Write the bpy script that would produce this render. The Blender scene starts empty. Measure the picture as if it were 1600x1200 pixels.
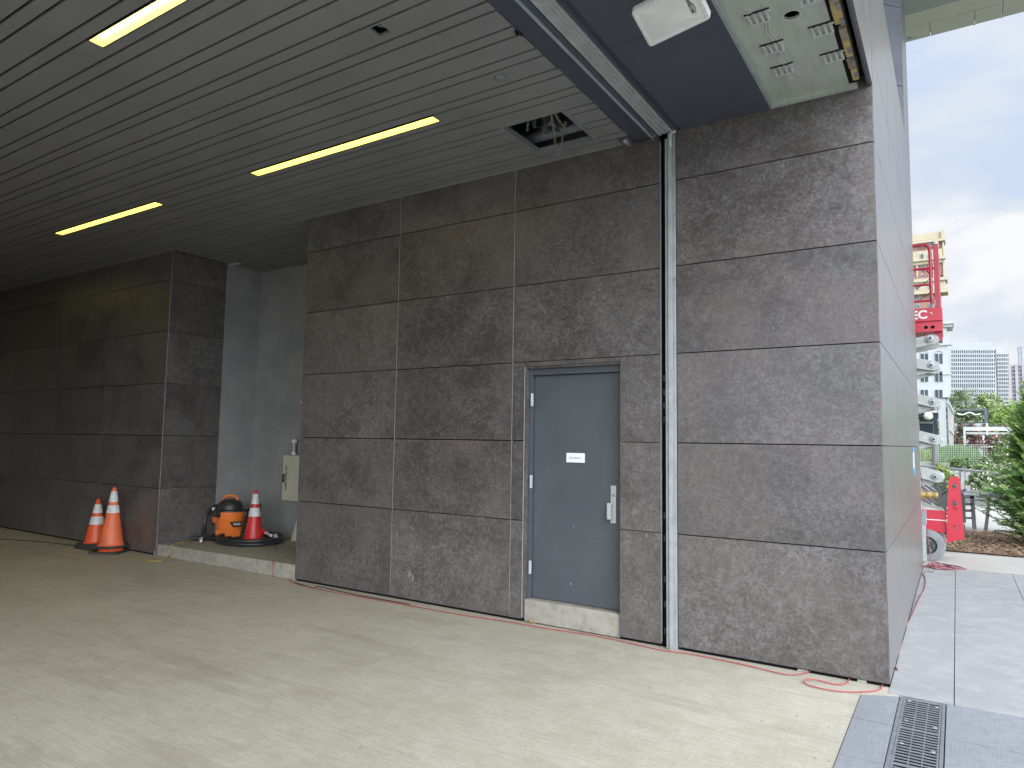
import bpy, bmesh, math, random
from mathutils import Vector, Matrix, noise
from math import radians as R, sin, cos, pi
random.seed(7)
SC = bpy.context.scene
COL = SC.collection

# ------------------------------------------------------------------ camera
FPX = 1079.25
PITCH, ROLL, YAW = 0.082581, 0.014955, 0.571238
CAM = Vector((0.4544, -5.7520, 1.7154))
_f = Vector((-sin(YAW)*cos(PITCH), cos(YAW)*cos(PITCH), sin(PITCH)))
_r0 = Vector((cos(YAW), sin(YAW), 0)); _u0 = _r0.cross(_f)
_r = _r0*cos(ROLL)+_u0*sin(ROLL); _u = _u0*cos(ROLL)-_r0*sin(ROLL)
cd = bpy.data.cameras.new('camera'); cam = bpy.data.objects.new('camera', cd); COL.objects.link(cam)
cd.sensor_width = 36; cd.lens = FPX/1600*36; cd.clip_start = .05; cd.clip_end = 5000
m = Matrix((( _r.x, _u.x, -_f.x, CAM.x), (_r.y, _u.y, -_f.y, CAM.y), (_r.z, _u.z, -_f.z, CAM.z), (0, 0, 0, 1)))
cam.matrix_world = m
SC.camera = cam
SC.render.resolution_x = 1024; SC.render.resolution_y = 768
SC.view_settings.view_transform = 'Standard'; SC.view_settings.look = 'None'
SC.view_settings.exposure = 0.95; SC.view_settings.gamma = 1

def at(px, py, Y):      # real position of something seen at that pixel and standing at distance Y
    d = _f*FPX + _r*(px-800) - _u*(py-600)
    return CAM + d*((Y-CAM.y)/d.y)

# ------------------------------------------------------------------ sky and sun
SUN_EL, SUN_AZ = R(26), R(128)   # azimuth measured from +Y towards +X
W = bpy.data.worlds.new('World'); SC.world = W; W.use_nodes = True
nt = W.node_tree; N = nt.nodes; L = nt.links
for n in list(N): N.remove(n)
out = N.new('ShaderNodeOutputWorld'); bg = N.new('ShaderNodeBackground'); bg.inputs[1].default_value = 0.1
sky = N.new('ShaderNodeTexSky'); sky.sky_type = 'NISHITA'; sky.sun_disc = False
sky.sun_elevation = SUN_EL; sky.sun_rotation = SUN_AZ; sky.air_density = 1.2; sky.dust_density = 2.5
tc = N.new('ShaderNodeTexCoord')
sep = N.new('ShaderNodeSeparateXYZ'); L.new(tc.outputs['Generated'], sep.inputs[0])
mp = N.new('ShaderNodeMapping'); mp.inputs['Scale'].default_value = (1, 1, 1.9); mp.inputs['Location'].default_value = (.35, .1, .28)
L.new(tc.outputs['Generated'], mp.inputs[0])
n1 = N.new('ShaderNodeTexNoise'); n1.inputs['Scale'].default_value = 4.2; n1.inputs['Detail'].default_value = 9; n1.inputs['Roughness'].default_value = .52
n1.inputs['Distortion'].default_value = .25
L.new(mp.outputs[0], n1.inputs['Vector'])
cr = N.new('ShaderNodeValToRGB'); cr.color_ramp.elements[0].position = .40; cr.color_ramp.elements[1].position = .62
cr.color_ramp.elements[0].color = (3.2, 3.8, 4.75, 1); cr.color_ramp.elements[1].color = (5.1, 5.1, 5.2, 1)
e = cr.color_ramp.elements.new(.52); e.color = (3.9, 4.2, 4.65, 1)
L.new(n1.outputs[0], cr.inputs[0])
mr = N.new('ShaderNodeMapRange'); mr.inputs['From Min'].default_value = .3; mr.inputs['From Max'].default_value = 1; mr.inputs['To Min'].default_value = 1; mr.inputs['To Max'].default_value = 1.15
L.new(sep.outputs[2], mr.inputs['Value'])
mulc = N.new('ShaderNodeVectorMath'); mulc.operation = 'SCALE'; L.new(cr.outputs[0], mulc.inputs[0]); L.new(mr.outputs[0], mulc.inputs['Scale'])
mix = N.new('ShaderNodeMix'); mix.data_type = 'RGBA'; mix.inputs[0].default_value = .96
# brighter cloud around the hidden sun
dt = N.new('ShaderNodeVectorMath'); dt.operation = 'DOT_PRODUCT'; L.new(tc.outputs['Generated'], dt.inputs[0])
dt.inputs[1].default_value = (sin(SUN_AZ)*cos(SUN_EL), cos(SUN_AZ)*cos(SUN_EL), sin(SUN_EL))
gr = N.new('ShaderNodeMapRange'); gr.interpolation_type = 'SMOOTHSTEP'; gr.inputs['From Min'].default_value = .05; gr.inputs['From Max'].default_value = 1; gr.inputs['To Min'].default_value = 1; gr.inputs['To Max'].default_value = 6.6
L.new(dt.outputs['Value'], gr.inputs['Value'])
mul2 = N.new('ShaderNodeVectorMath'); mul2.operation = 'SCALE'; L.new(mulc.outputs[0], mul2.inputs[0]); L.new(gr.outputs[0], mul2.inputs['Scale'])
L.new(sky.outputs[0], mix.inputs[6]); L.new(mul2.outputs[0], mix.inputs[7])
L.new(mix.outputs[2], bg.inputs[0]); L.new(bg.outputs[0], out.inputs[0])
sd = bpy.data.lights.new('sun', 'SUN'); sd.energy = 0.6; sd.angle = R(40); sd.color = (1, .965, .9)
so = bpy.data.objects.new('sun', sd); COL.objects.link(so)
sdir = Vector((sin(SUN_AZ)*cos(SUN_EL), cos(SUN_AZ)*cos(SUN_EL), sin(SUN_EL)))
so.rotation_euler = sdir.to_track_quat('Z', 'Y').to_euler()

# ------------------------------------------------------------------ materials
def mat(name, base, rough=.6, metal=0, var=None, scale=3., detail=6, var2=None, scale2=30., amt2=.5, bump=0, bscale=60., emit=None,
        lo=.35, hi=.65, stretch=(1, 1, 1), spec=.5, bstretch=None, rvar=0, trans=0):
    M_ = bpy.data.materials.new(name); M_.use_nodes = True
    t = M_.node_tree; b = t.nodes['Principled BSDF']
    b.inputs['Base Color'].default_value = (*base, 1); b.inputs['Roughness'].default_value = rough; b.inputs['Metallic'].default_value = metal
    b.inputs['Specular IOR Level'].default_value = spec
    if emit: b.inputs['Emission Color'].default_value = (*emit[0], 1); b.inputs['Emission Strength'].default_value = emit[1]
    tcn = t.nodes.new('ShaderNodeTexCoord'); mpn = t.nodes.new('ShaderNodeMapping'); mpn.inputs['Scale'].default_value = stretch
    t.links.new(tcn.outputs['Object'], mpn.inputs[0])
    last = None
    if var is not None:
        n = t.nodes.new('ShaderNodeTexNoise'); n.inputs['Scale'].default_value = scale; n.inputs['Detail'].default_value = detail; n.inputs['Roughness'].default_value = .62
        t.links.new(mpn.outputs[0], n.inputs['Vector'])
        c = t.nodes.new('ShaderNodeValToRGB'); c.color_ramp.elements[0].position = lo; c.color_ramp.elements[1].position = hi
        c.color_ramp.elements[0].color = (*base, 1); c.color_ramp.elements[1].color = (*var, 1)
        t.links.new(n.outputs[0], c.inputs[0]); last = c.outputs[0]
        if rvar:
            r = t.nodes.new('ShaderNodeMapRange'); r.inputs['To Min'].default_value = rough-rvar; r.inputs['To Max'].default_value = rough+rvar
            t.links.new(n.outputs[0], r.inputs[0]); t.links.new(r.outputs[0], b.inputs['Roughness'])
    if var2 is not None:
        n = t.nodes.new('ShaderNodeTexNoise'); n.inputs['Scale'].default_value = scale2; n.inputs['Detail'].default_value = 5; n.inputs['Roughness'].default_value = .6
        t.links.new(mpn.outputs[0], n.inputs['Vector'])
        c = t.nodes.new('ShaderNodeValToRGB'); c.color_ramp.elements[0].position = .48; c.color_ramp.elements[1].position = .62
        c.color_ramp.elements[0].color = (0, 0, 0, 1); c.color_ramp.elements[1].color = (amt2, amt2, amt2, 1)
        t.links.new(n.outputs[0], c.inputs[0])
        x = t.nodes.new('ShaderNodeMix'); x.data_type = 'RGBA'; t.links.new(c.outputs[0], x.inputs[0])
        if last: t.links.new(last, x.inputs[6])
        else: x.inputs[6].default_value = (*base, 1)
        x.inputs[7].default_value = (*var2, 1); last = x.outputs[2]
    if last: t.links.new(last, b.inputs['Base Color'])
    if bump:
        n = t.nodes.new('ShaderNodeTexNoise'); n.inputs['Scale'].default_value = bscale; n.inputs['Detail'].default_value = 4
        if bstretch:
            mb = t.nodes.new('ShaderNodeMapping'); mb.inputs['Scale'].default_value = bstretch; t.links.new(tcn.outputs['Object'], mb.inputs[0]); t.links.new(mb.outputs[0], n.inputs['Vector'])
        else: t.links.new(tcn.outputs['Object'], n.inputs['Vector'])
        bn = t.nodes.new('ShaderNodeBump'); bn.inputs['Strength'].default_value = bump; bn.inputs['Distance'].default_value = .01
        t.links.new(n.outputs[0], bn.inputs['Height']); t.links.new(bn.outputs[0], b.inputs['Normal'])
    return M_

def stone_cladding():
    """dark brown-grey porcelain: cloudy mottling, fine speckle, faint rust blush, small pale scuffs"""
    M_ = bpy.data.materials.new('porcelain_cladding'); M_.use_nodes = True
    t = M_.node_tree; b = t.nodes['Principled BSDF']; nd = t.nodes; lk = t.links
    tcn = nd.new('ShaderNodeTexCoord'); geo = nd.new('ShaderNodeNewGeometry')
    off = nd.new('ShaderNodeVectorMath'); off.operation = 'MULTIPLY_ADD'; lk.new(geo.outputs['Random Per Island'], off.inputs[0]); off.inputs[1].default_value = (37, 19, 53); lk.new(tcn.outputs['Object'], off.inputs[2])
    def noi(s, d, rr, dist=0):
        n = nd.new('ShaderNodeTexNoise'); n.inputs['Scale'].default_value = s; n.inputs['Detail'].default_value = d; n.inputs['Roughness'].default_value = rr
        n.inputs['Distortion'].default_value = dist; lk.new(off.outputs[0], n.inputs['Vector']); return n.outputs[0]
    def ramp(src, a, b_, c0=(0, 0, 0), c1=(1, 1, 1)):
        c = nd.new('ShaderNodeValToRGB'); c.color_ramp.elements[0].position = a; c.color_ramp.elements[1].position = b_
        c.color_ramp.elements[0].color = (*c0, 1); c.color_ramp.elements[1].color = (*c1, 1); lk.new(src, c.inputs[0]); return c.outputs[0]
    def mx(f, a, b_):
        x = nd.new('ShaderNodeMix'); x.data_type = 'RGBA'
        for s, i in ((f, 0), (a, 6), (b_, 7)):
            if isinstance(s, tuple): x.inputs[i].default_value = (*s, 1)
            elif isinstance(s, float): x.inputs[i].default_value = s
            else: lk.new(s, x.inputs[i])
        return x.outputs[2]
    addm = nd.new('ShaderNodeMath'); addm.operation = 'MULTIPLY_ADD'; lk.new(noi(2.2, 5, .65, .3), addm.inputs[0]); addm.inputs[1].default_value = .55
    lk.new(noi(15, 10, .82, .3), addm.inputs[2])
    mott = ramp(addm.outputs[0], .66, .90)
    c = mx(mott, (.068, .060, .056), (.152, .144, .138))
    fine = ramp(noi(42, 9, .9), .49, .55, (0, 0, 0), (.85, .85, .85))
    c = mx(fine, c, (.052, .044, .040))
    blush = ramp(noi(4.5, 8, .8, .4), .585, .68, (0, 0, 0), (.5, .5, .5))
    c = mx(blush, c, (.165, .090, .082))
    fleck = ramp(noi(47, 9, .9), .56, .62, (0, 0, 0), (.7, .7, .7))
    c = mx(fleck, c, (.205, .197, .188))
    isl = nd.new('ShaderNodeMapRange'); isl.inputs['To Min'].default_value = .86; isl.inputs['To Max'].default_value = 1.14; lk.new(geo.outputs['Random Per Island'], isl.inputs[0])
    hv = nd.new('ShaderNodeVectorMath'); hv.operation = 'SCALE'; lk.new(c, hv.inputs[0]); lk.new(isl.outputs[0], hv.inputs['Scale']); c = hv.outputs[0]
    big = ramp(noi(1.1, 4, .6), .46, .68, (0, 0, 0), (.5, .5, .5))
    c = mx(big, c, (.118, .090, .082))
    pale = ramp(noi(2.3, 9, .75, 1.2), .60, .72, (0, 0, 0), (.35, .35, .35))
    c = mx(pale, c, (.18, .172, .166))
    b.inputs['Specular IOR Level'].default_value = .62; lk.new(c, b.inputs['Base Color'])
    r = nd.new('ShaderNodeMapRange'); r.inputs['To Min'].default_value = .28; r.inputs['To Max'].default_value = .42; lk.new(mott, r.inputs[0]); lk.new(r.outputs[0], b.inputs['Roughness'])
    bn = nd.new('ShaderNodeBump'); bn.inputs['Strength'].default_value = .12; bn.inputs['Distance'].default_value = .004
    lk.new(noi(30, 6, .7), bn.inputs['Height']); lk.new(bn.outputs[0], b.inputs['Normal'])
    return M_

def driveway():
    M_ = bpy.data.materials.new('driveway_concrete'); M_.use_nodes = True
    t = M_.node_tree; b = t.nodes['Principled BSDF']; nd = t.nodes; lk = t.links
    tcn = nd.new('ShaderNodeTexCoord')
    def noi(s, d, rr, st=(1, 1, 1), loc=(0, 0, 0), rot=0, dist=0):
        mpp = nd.new('ShaderNodeMapping'); mpp.inputs['Scale'].default_value = st; mpp.inputs['Location'].default_value = loc; mpp.inputs['Rotation'].default_value = (0, 0, rot)
        lk.new(tcn.outputs['Object'], mpp.inputs[0])
        n = nd.new('ShaderNodeTexNoise'); n.inputs['Scale'].default_value = s; n.inputs['Detail'].default_value = d; n.inputs['Roughness'].default_value = rr; n.inputs['Distortion'].default_value = dist
        lk.new(mpp.outputs[0], n.inputs['Vector']); return n.outputs[0]
    def ramp(src, a, b_, c0=0., c1=1.):
        c = nd.new('ShaderNodeMapRange'); c.inputs['From Min'].default_value = a; c.inputs['From Max'].default_value = b_; c.inputs['To Min'].default_value = c0; c.inputs['To Max'].default_value = c1
        lk.new(src, c.inputs[0]); return c.outputs[0]
    def mx(f, a, b_):
        x = nd.new('ShaderNodeMix'); x.data_type = 'RGBA'
        for s, i in ((f, 0), (a, 6), (b_, 7)):
            if isinstance(s, tuple): x.inputs[i].default_value = (*s, 1)
            else: lk.new(s, x.inputs[i])
        return x.outputs[2]
    c = mx(ramp(noi(.7, 6, .6), .35, .65), (.365, .335, .262), (.44, .408, .33))
    c = mx(ramp(noi(5, 7, .65), .45, .65, 0, .5), c, (.49, .46, .385))
    c = mx(ramp(noi(1.6, 8, .7, (1, 1.6, 1), (3, 1, 0), .5), .52, .68, 0, .5), c, (.31, .275, .205))
    c = mx(ramp(noi(.9, 9, .72, (.35, 2.4, 1), (7, 2, 0), .12), .54, .68, 0, .58), c, (.235, .205, .155))
    c = mx(ramp(noi(9, 5, .6, (1, 1, 1), (1, 5, 0)), .68, .74, 0, .65), c, (.20, .175, .14))
    c = mx(ramp(noi(130, 3, .6), .52, .66, 0, .3), c, (.28, .26, .21))
    br = noi(1, 4, .65, (2.5, 75, 1), (0, 0, 0), .03); br2 = noi(1, 3, .6, (110, 4, 1), (0, 0, 0), .03)
    c = mx(ramp(br, .48, .64, 0, .45), c, (.27, .245, .195))
    c = mx(ramp(br2, .48, .66, 0, .14), c, (.54, .51, .44))
    c = mx(ramp(noi(30, 8, .85), .5, .60, 0, .42), c, (.28, .255, .205))
    c = mx(ramp(noi(36, 8, .85, (1, 1, 1), (4, 4, 0)), .58, .66, 0, .5), c, (.56, .54, .48))
    c = mx(ramp(noi(2.2, 8, .75, (1.4, 1, 1), (11, 3, 0), .3, 1.5), .66, .72, 0, .55), c, (.60, .58, .52))
    lk.new(c, b.inputs['Base Color']); b.inputs['Roughness'].default_value = .78; b.inputs['Specular IOR Level'].default_value = .35
    ad = nd.new('ShaderNodeMath'); ad.operation = 'ADD'; lk.new(br, ad.inputs[0]); lk.new(br2, ad.inputs[1])
    bn = nd.new('ShaderNodeBump'); bn.inputs['Strength'].default_value = .35; bn.inputs['Distance'].default_value = .004
    lk.new(ad.outputs[0], bn.inputs['Height']); lk.new(bn.outputs[0], b.inputs['Normal'])
    return M_

clad = stone_cladding()
clad_out = mat('streaked_sky_sheen_cladding', (.095, .086, .080), .33, 0, (.145, .136, .128), 3.2, var2=(.21, .205, .20), scale2=7, amt2=.7, stretch=(1, 9, .45), spec=.5, bump=.12, bscale=1, bstretch=(60, 60, 3))  # streaked panels; base lightened to stand in for grazing sky reflection
drive = driveway()
dark_gap = mat('dark_backing', (.010, .010, .012), .8, spec=.1)
alu = mat('brushed_aluminium', (.52, .55, .54), .45, .35, (.42, .45, .44), 6, rvar=.1, stretch=(1, 1, .2))
alu_pale = mat('mill_aluminium', (.42, .445, .44), .5, .35, (.33, .35, .35), 8)
plank_m = mat('ceiling_plank_paint', (.205, .207, .207), .5, 0, (.235, .237, .236), 1.5, bump=.05, bscale=200)
navy = mat('dark_blue_grey_panel', (.076, .083, .110), .45, .1, (.088, .096, .124), 1.2, bump=.02, bscale=90)
header_m = mat('header_dark_metal', (.075, .083, .112), .45, .2, (.088, .097, .128), 3)
sheath = mat('gypsum_sheathing', (.40, .44, .37), .85, 0, (.47, .50, .43), 2.5, var2=(.33, .37, .31), scale2=7, amt2=.5, stretch=(3, .6, 1))
plastic_clear = mat('clear_plastic_bracket', (.62, .64, .62), .3, 0, (.5, .52, .5), 20)
white_plastic = mat('white_plastic', (.66, .66, .62), .4, 0, (.58, .58, .54), 4)
galv = mat('galvanised_steel', (.4, .41, .42), .45, .7, (.28, .29, .3), 15)
black_pl = mat('black_plastic', (.018, .019, .021), .42, 0, (.03, .031, .033), 20, bump=.05)
rubber = mat('black_rubber', (.028, .028, .028), .75, 0, (.05, .048, .045), 12)
conc = mat('smooth_concrete', (.30, .285, .24), .8, 0, (.36, .345, .295), 2, var2=(.22, .205, .165), scale2=11, amt2=.6, bump=.3, bscale=60, stretch=(1, 1, 1.2))
conc_wall = mat('dark_plaster_wall', (.215, .215, .212), .7, 0, (.275, .273, .266), 1.3, 9, var2=(.33, .325, .315), scale2=2.6, amt2=.3, bump=.15, bscale=20)
pave = mat('blue_grey_paving', (.205, .215, .23), .75, 0, (.235, .245, .26), 2, var2=(.18, .19, .205), scale2=14, amt2=.6, bump=.25, bscale=1, bstretch=(120, 6, 1))
walk_m = mat('broom_finished_concrete', (.255, .256, .252), .8, 0, (.29, .29, .285), 1.6, var2=(.345, .345, .34), scale2=4.5, amt2=.5, bump=.3, bscale=1, bstretch=(6, 110, 1))
walk_far = mat('pale_concrete', (.37, .355, .32), .8, 0, (.42, .405, .365), 2.4, bump=.2)
grate_m = mat('cast_iron_grate', (.14, .147, .158), .6, .1, (.20, .208, .22), 16, bump=.3, bscale=120)
door_m = mat('slate_blue_paint', (.068, .076, .085), .42, 0, (.078, .086, .095), 1.4, var2=(.11, .12, .13), scale2=1.9, amt2=.25, rvar=.1)
frame_m = mat('door_frame_paint', (.070, .078, .088), .45, 0, (.064, .071, .081), 3)
orange = mat('cone_orange', (.80, .10, .022), .42, 0, (.66, .085, .025), 5, var2=(.50, .10, .05), scale2=18, amt2=.3)
orange_d = mat('faded_cone_orange', (.78, .16, .05), .5, 0, (.64, .13, .05), 4, var2=(.5, .13, .07), scale2=16, amt2=.35)
red_cone = mat('cone_red', (.62, .032, .03), .4, 0, (.52, .03, .03), 5)
reflect = mat('reflective_sleeve', (.72, .74, .73), .35, 0, (.58, .6, .6), 9, var2=(.42, .43, .43), scale2=22, amt2=.4)
vac_or = mat('vacuum_orange', (.80, .20, .035), .4, 0, (.72, .18, .035), 4)
cream = mat('cream_enamel', (.52, .51, .40), .45, 0, (.47, .46, .36), 4)
red_pt = mat('lift_red_paint', (.45, .022, .042), .35, 0, (.52, .03, .045), 3, var2=(.36, .03, .04), scale2=12, amt2=.3)
red_dk = mat('rail_red_paint', (.42, .025, .05), .35, 0, (.34, .022, .04), 6)
lift_gr = mat('lift_grey_paint', (.44, .46, .43), .45, 0, (.38, .40, .375), 3, var2=(.28, .285, .26), scale2=16, amt2=.35)
cord_r = mat('red_cord', (.30, .085, .08), .5, 0, (.40, .07, .075), 3)
cord_pk = mat('pink_striped_cord', (.30, .11, .125), .5, 0, (.12, .03, .04), 14, lo=.5, hi=.54)
cord_y = mat('yellow_brown_cord', (.36, .27, .06), .5, 0, (.27, .20, .05), 3)
chain_m = mat('dull_brass_chain', (.34, .31, .19), .45, .3, (.25, .23, .15), 20)
brass = mat('brass_yellow', (.50, .36, .14), .4, .4, (.38, .27, .1), 12)
white_sign = mat('white_sign', (.80, .81, .83), .35)
ink = mat('grey_ink', (.16, .16, .17), .6)
ink_b = mat('black_ink', (.006, .006, .007), .8, spec=.05)
tyre = mat('grey_solid_tyre', (.17, .18, .185), .7, 0, (.22, .23, .235), 8)
foam = mat('spray_foam_yellow', (.52, .40, .16), .8, 0, (.44, .33, .13), 9, bump=.5, bscale=30)
wood = mat('raw_wood_block', (.36, .30, .22), .8, 0, (.25, .2, .14), 8, stretch=(1, 6, 1))
glow = mat('lit_diffuser', (.9, .85, .6), .5, emit=((1, .83, .10), 5.5))
lamp_trim = mat('lamp_reflector_white', (.75, .73, .62), .4)
tape = mat('blue_tape', (.08, .24, .48), .6)
soffit_pale = mat('pale_canopy_soffit', (.38, .385, .345), .6, 0, (.41, .415, .375), 1.5)
soffit_dk = mat('grey_canopy_band', (.23, .26, .27), .6)
mulch_m = mat('brown_mulch', (.13, .075, .04), .9, 0, (.20, .13, .075), 8)
chip = [mat('wood_chip_tan', (.36, .23, .13), .9), mat('wood_chip_brown', (.20, .11, .06), .9), mat('wood_chip_grey', (.30, .24, .18), .9)]
lawn = mat('far_ground', (.10, .13, .05), .9, 0, (.2, .2, .14), .2)

# ------------------------------------------------------------------ mesh helpers
class MB:
    def __init__(s): s.v = []; s.f = []; s.mi = []; s.cur = 0
    def face(s, idx): s.f.append(tuple(idx)); s.mi.append(s.cur)
    def quad(s, a, b, c, d):
        n = len(s.v); s.v += [tuple(a), tuple(b), tuple(c), tuple(d)]; s.face((n, n+1, n+2, n+3)); return s
    def box(s, x0, x1, y0, y1, z0, z1, M=None):
        if x0 > x1: x0, x1 = x1, x0
        if y0 > y1: y0, y1 = y1, y0
        if z0 > z1: z0, z1 = z1, z0
        n = len(s.v)
        P = [(x0, y0, z0), (x1, y0, z0), (x1, y1, z0), (x0, y1, z0), (x0, y0, z1), (x1, y0, z1), (x1, y1, z1), (x0, y1, z1)]
        if M is not None: P = [tuple(M @ Vector(p)) for p in P]
        s.v += P
        for q in ((0, 3, 2, 1), (4, 5, 6, 7), (0, 1, 5, 4), (1, 2, 6, 5), (2, 3, 7, 6), (3, 0, 4, 7)): s.face([n+i for i in q])
        return s
    def prism(s, pts, vec):     # pts: 3-D polygon, extruded by vec
        n = len(s.v); k = len(pts); vec = Vector(vec); pts = [Vector(p) for p in pts]
        nrm = Vector((0, 0, 0))
        for i in range(k): nrm += (pts[i]-pts[0]).cross(pts[(i+1) % k]-pts[0])
        if nrm.dot(vec) > 0: pts = pts[::-1]
        s.v += [tuple(p) for p in pts]+[tuple(p+vec) for p in pts]
        s.face(range(n, n+k)); s.face([n+k+i for i in reversed(range(k))])
        for i in range(k):
            j = (i+1) % k; s.face((n+j, n+i, n+k+i, n+k+j))
        return s
    def tube(s, pts, r, seg=8, cap=True, radii=None):
        pts = [Vector(p) for p in pts]; n0 = len(s.v); k = len(pts)
        up = Vector((0, 0, 1)); prev = None
        for i, p in enumerate(pts):
            t = (pts[min(i+1, k-1)]-pts[max(i-1, 0)])
            if t.length < 1e-9: t = Vector((0, 0, 1))
            t.normalize()
            if prev is None:
                a = t.cross(up)
                if a.length < .1: a = t.cross(Vector((1, 0, 0)))
            else: a = prev - t*prev.dot(t)
            a.normalize(); prev = a; b = t.cross(a)
            rr = radii[i] if radii else r
            for j in range(seg):
                q = 2*pi*j/seg; s.v.append(tuple(p+a*(cos(q)*rr)+b*(sin(q)*rr)))
        for i in range(k-1):
            for j in range(seg):
                j2 = (j+1) % seg; s.face((n0+i*seg+j, n0+i*seg+j2, n0+(i+1)*seg+j2, n0+(i+1)*seg+j))
        if cap:
            s.face([n0+j for j in reversed(range(seg))]); s.face([n0+(k-1)*seg+j for j in range(seg)])
        return s
    def lathe(s, prof, c=(0, 0, 0), seg=32, M=None, cap=True):   # prof: (r, z)
        n0 = len(s.v); c = Vector(c); k = len(prof)
        for r, z in prof:
            for j in range(seg):
                q = 2*pi*j/seg; p = Vector((r*cos(q), r*sin(q), z))
                if M is not None: p = M @ p
                s.v.append(tuple(p+c))
        for i in range(k-1):
            for j in range(seg):
                j2 = (j+1) % seg; s.face((n0+i*seg+j, n0+i*seg+j2, n0+(i+1)*seg+j2, n0+(i+1)*seg+j))
        if cap and prof[0][0] > 1e-6: s.face([n0+j for j in reversed(range(seg))])
        if cap and prof[-1][0] > 1e-6: s.face([n0+(k-1)*seg+j for j in range(seg)])
        return s
    def build(s, name, mats, parent=None, bevel=0, smooth=False, origin=None, seg=2):
        me = bpy.data.meshes.new(name)
        o3 = Vector(origin) if origin is not None else (Vector(parent.location) if parent else Vector((0, 0, 0)))
        # object keeps world-space vertices minus its own origin
        own = Vector(origin) if origin is not None else Vector((0, 0, 0))
        if parent is not None:
            w = root_loc(parent); own_w = w
        else: own_w = own
        me.from_pydata([tuple(Vector(v)-own_w) for v in s.v], [], s.f)
        if not isinstance(mats, (list, tuple)): mats = [mats]
        for m_ in mats: me.materials.append(m_)
        if len(mats) > 1: me.polygons.foreach_set('material_index', s.mi)
        if smooth:
            me.polygons.foreach_set('use_smooth', [True]*len(me.polygons))
        me.update()
        if smooth:
            try: me.set_sharp_from_angle(angle=R(42))
            except Exception: pass
        o = bpy.data.objects.new(name, me); COL.objects.link(o)
        if parent is not None: o.parent = parent
        else: o.location = own_w
        if bevel:
            md = o.modifiers.new('bevel', 'BEVEL'); md.width = bevel; md.segments = seg; md.limit_method = 'ANGLE'; md.angle_limit = R(40)
        return o

def build_each(b, name, m_, parent, **kw):
    par = list(range(len(b.v)))
    def find(i):
        while par[i] != i: par[i] = par[par[i]]; i = par[i]
        return i
    for f in b.f:
        for i in f[1:]: par[find(i)] = find(f[0])
    groups = {}
    for f in b.f: groups.setdefault(find(f[0]), []).append(f)
    for fs_ in groups.values():
        ids = sorted({i for f in fs_ for i in f}); mp_ = {o: n for n, o in enumerate(ids)}
        c = MB(); c.v = [b.v[i] for i in ids]
        for f in fs_: c.face([mp_[i] for i in f])
        c.build(name, m_, parent, **kw)
def root_loc(o):
    v = Vector((0, 0, 0))
    while o is not None: v += Vector(o.location); o = o.parent
    return v
def tag(o, label=None, cat=None, group=None, kind=None):
    if label: o['label'] = label
    if cat: o['category'] = cat
    if group: o['group'] = group
    if kind: o['kind'] = kind
    return o
def thing(name, loc, label, cat, group=None):
    o = bpy.data.objects.new(name, None); COL.objects.link(o); o.location = loc; o.empty_display_size = .2
    return tag(o, label, cat, group)
def copy_tree(o, parent=None):
    c = o.copy(); COL.objects.link(c)
    if parent is not None: c.parent = parent
    for ch in list(o.children): copy_tree(ch, c)
    return c
def text(name, body, size, M, material, parent, extrude=.0006, align='CENTER', sx=1, bold=0):
    cu = bpy.data.curves.new(name+'_curve', 'FONT'); cu.body = body; cu.size = size; cu.extrude = extrude; cu.align_x = align; cu.align_y = 'CENTER'; cu.offset = bold
    to = bpy.data.objects.new(name+'_tmp', cu); COL.objects.link(to)
    dg = bpy.context.evaluated_depsgraph_get(); me = bpy.data.meshes.new_from_object(to.evaluated_get(dg))
    COL.objects.unlink(to); bpy.data.objects.remove(to)
    w = root_loc(parent)
    for v in me.vertices:
        p = M @ Vector((v.co.x*sx, v.co.y, v.co.z)); v.co = p-w
    me.materials.clear(); me.materials.append(material)
    o = bpy.data.objects.new(name, me); COL.objects.link(o); o.parent = parent
    return o
def basis(o, x, y, z):
    x, y, z = Vector(x).normalized(), Vector(y).normalized(), Vector(z).normalized()
    return Matrix(((x.x, y.x, z.x, o[0]), (x.y, y.y, z.y, o[1]), (x.z, y.z, z.z, o[2]), (0, 0, 0, 1)))
def curve_pts(pts, n=8):     # Catmull-Rom through pts
    P = [Vector(p) for p in pts]; P = [P[0]*2-P[1]]+P+[P[-1]*2-P[-2]]; o = []
    for i in range(1, len(P)-2):
        a, b, c, d = P[i-1:i+3]
        for k in range(n):
            t = k/n; o.append(.5*((2*b)+(c-a)*t+(2*a-5*b+4*c-d)*t*t+(3*b-a-3*c+d)*t**3))
    o.append(P[-2]); return o

# ------------------------------------------------------------------ levels
H = 4.478; J1 = .9524; DJ = .77
LEV = [.022, J1, J1+DJ, J1+2*DJ, J1+3*DJ, J1+4*DJ, H-.005]
XL = -9.285; XM = -6.323; D = 1.56; YB = 5.93; ZT = 5.95

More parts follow.
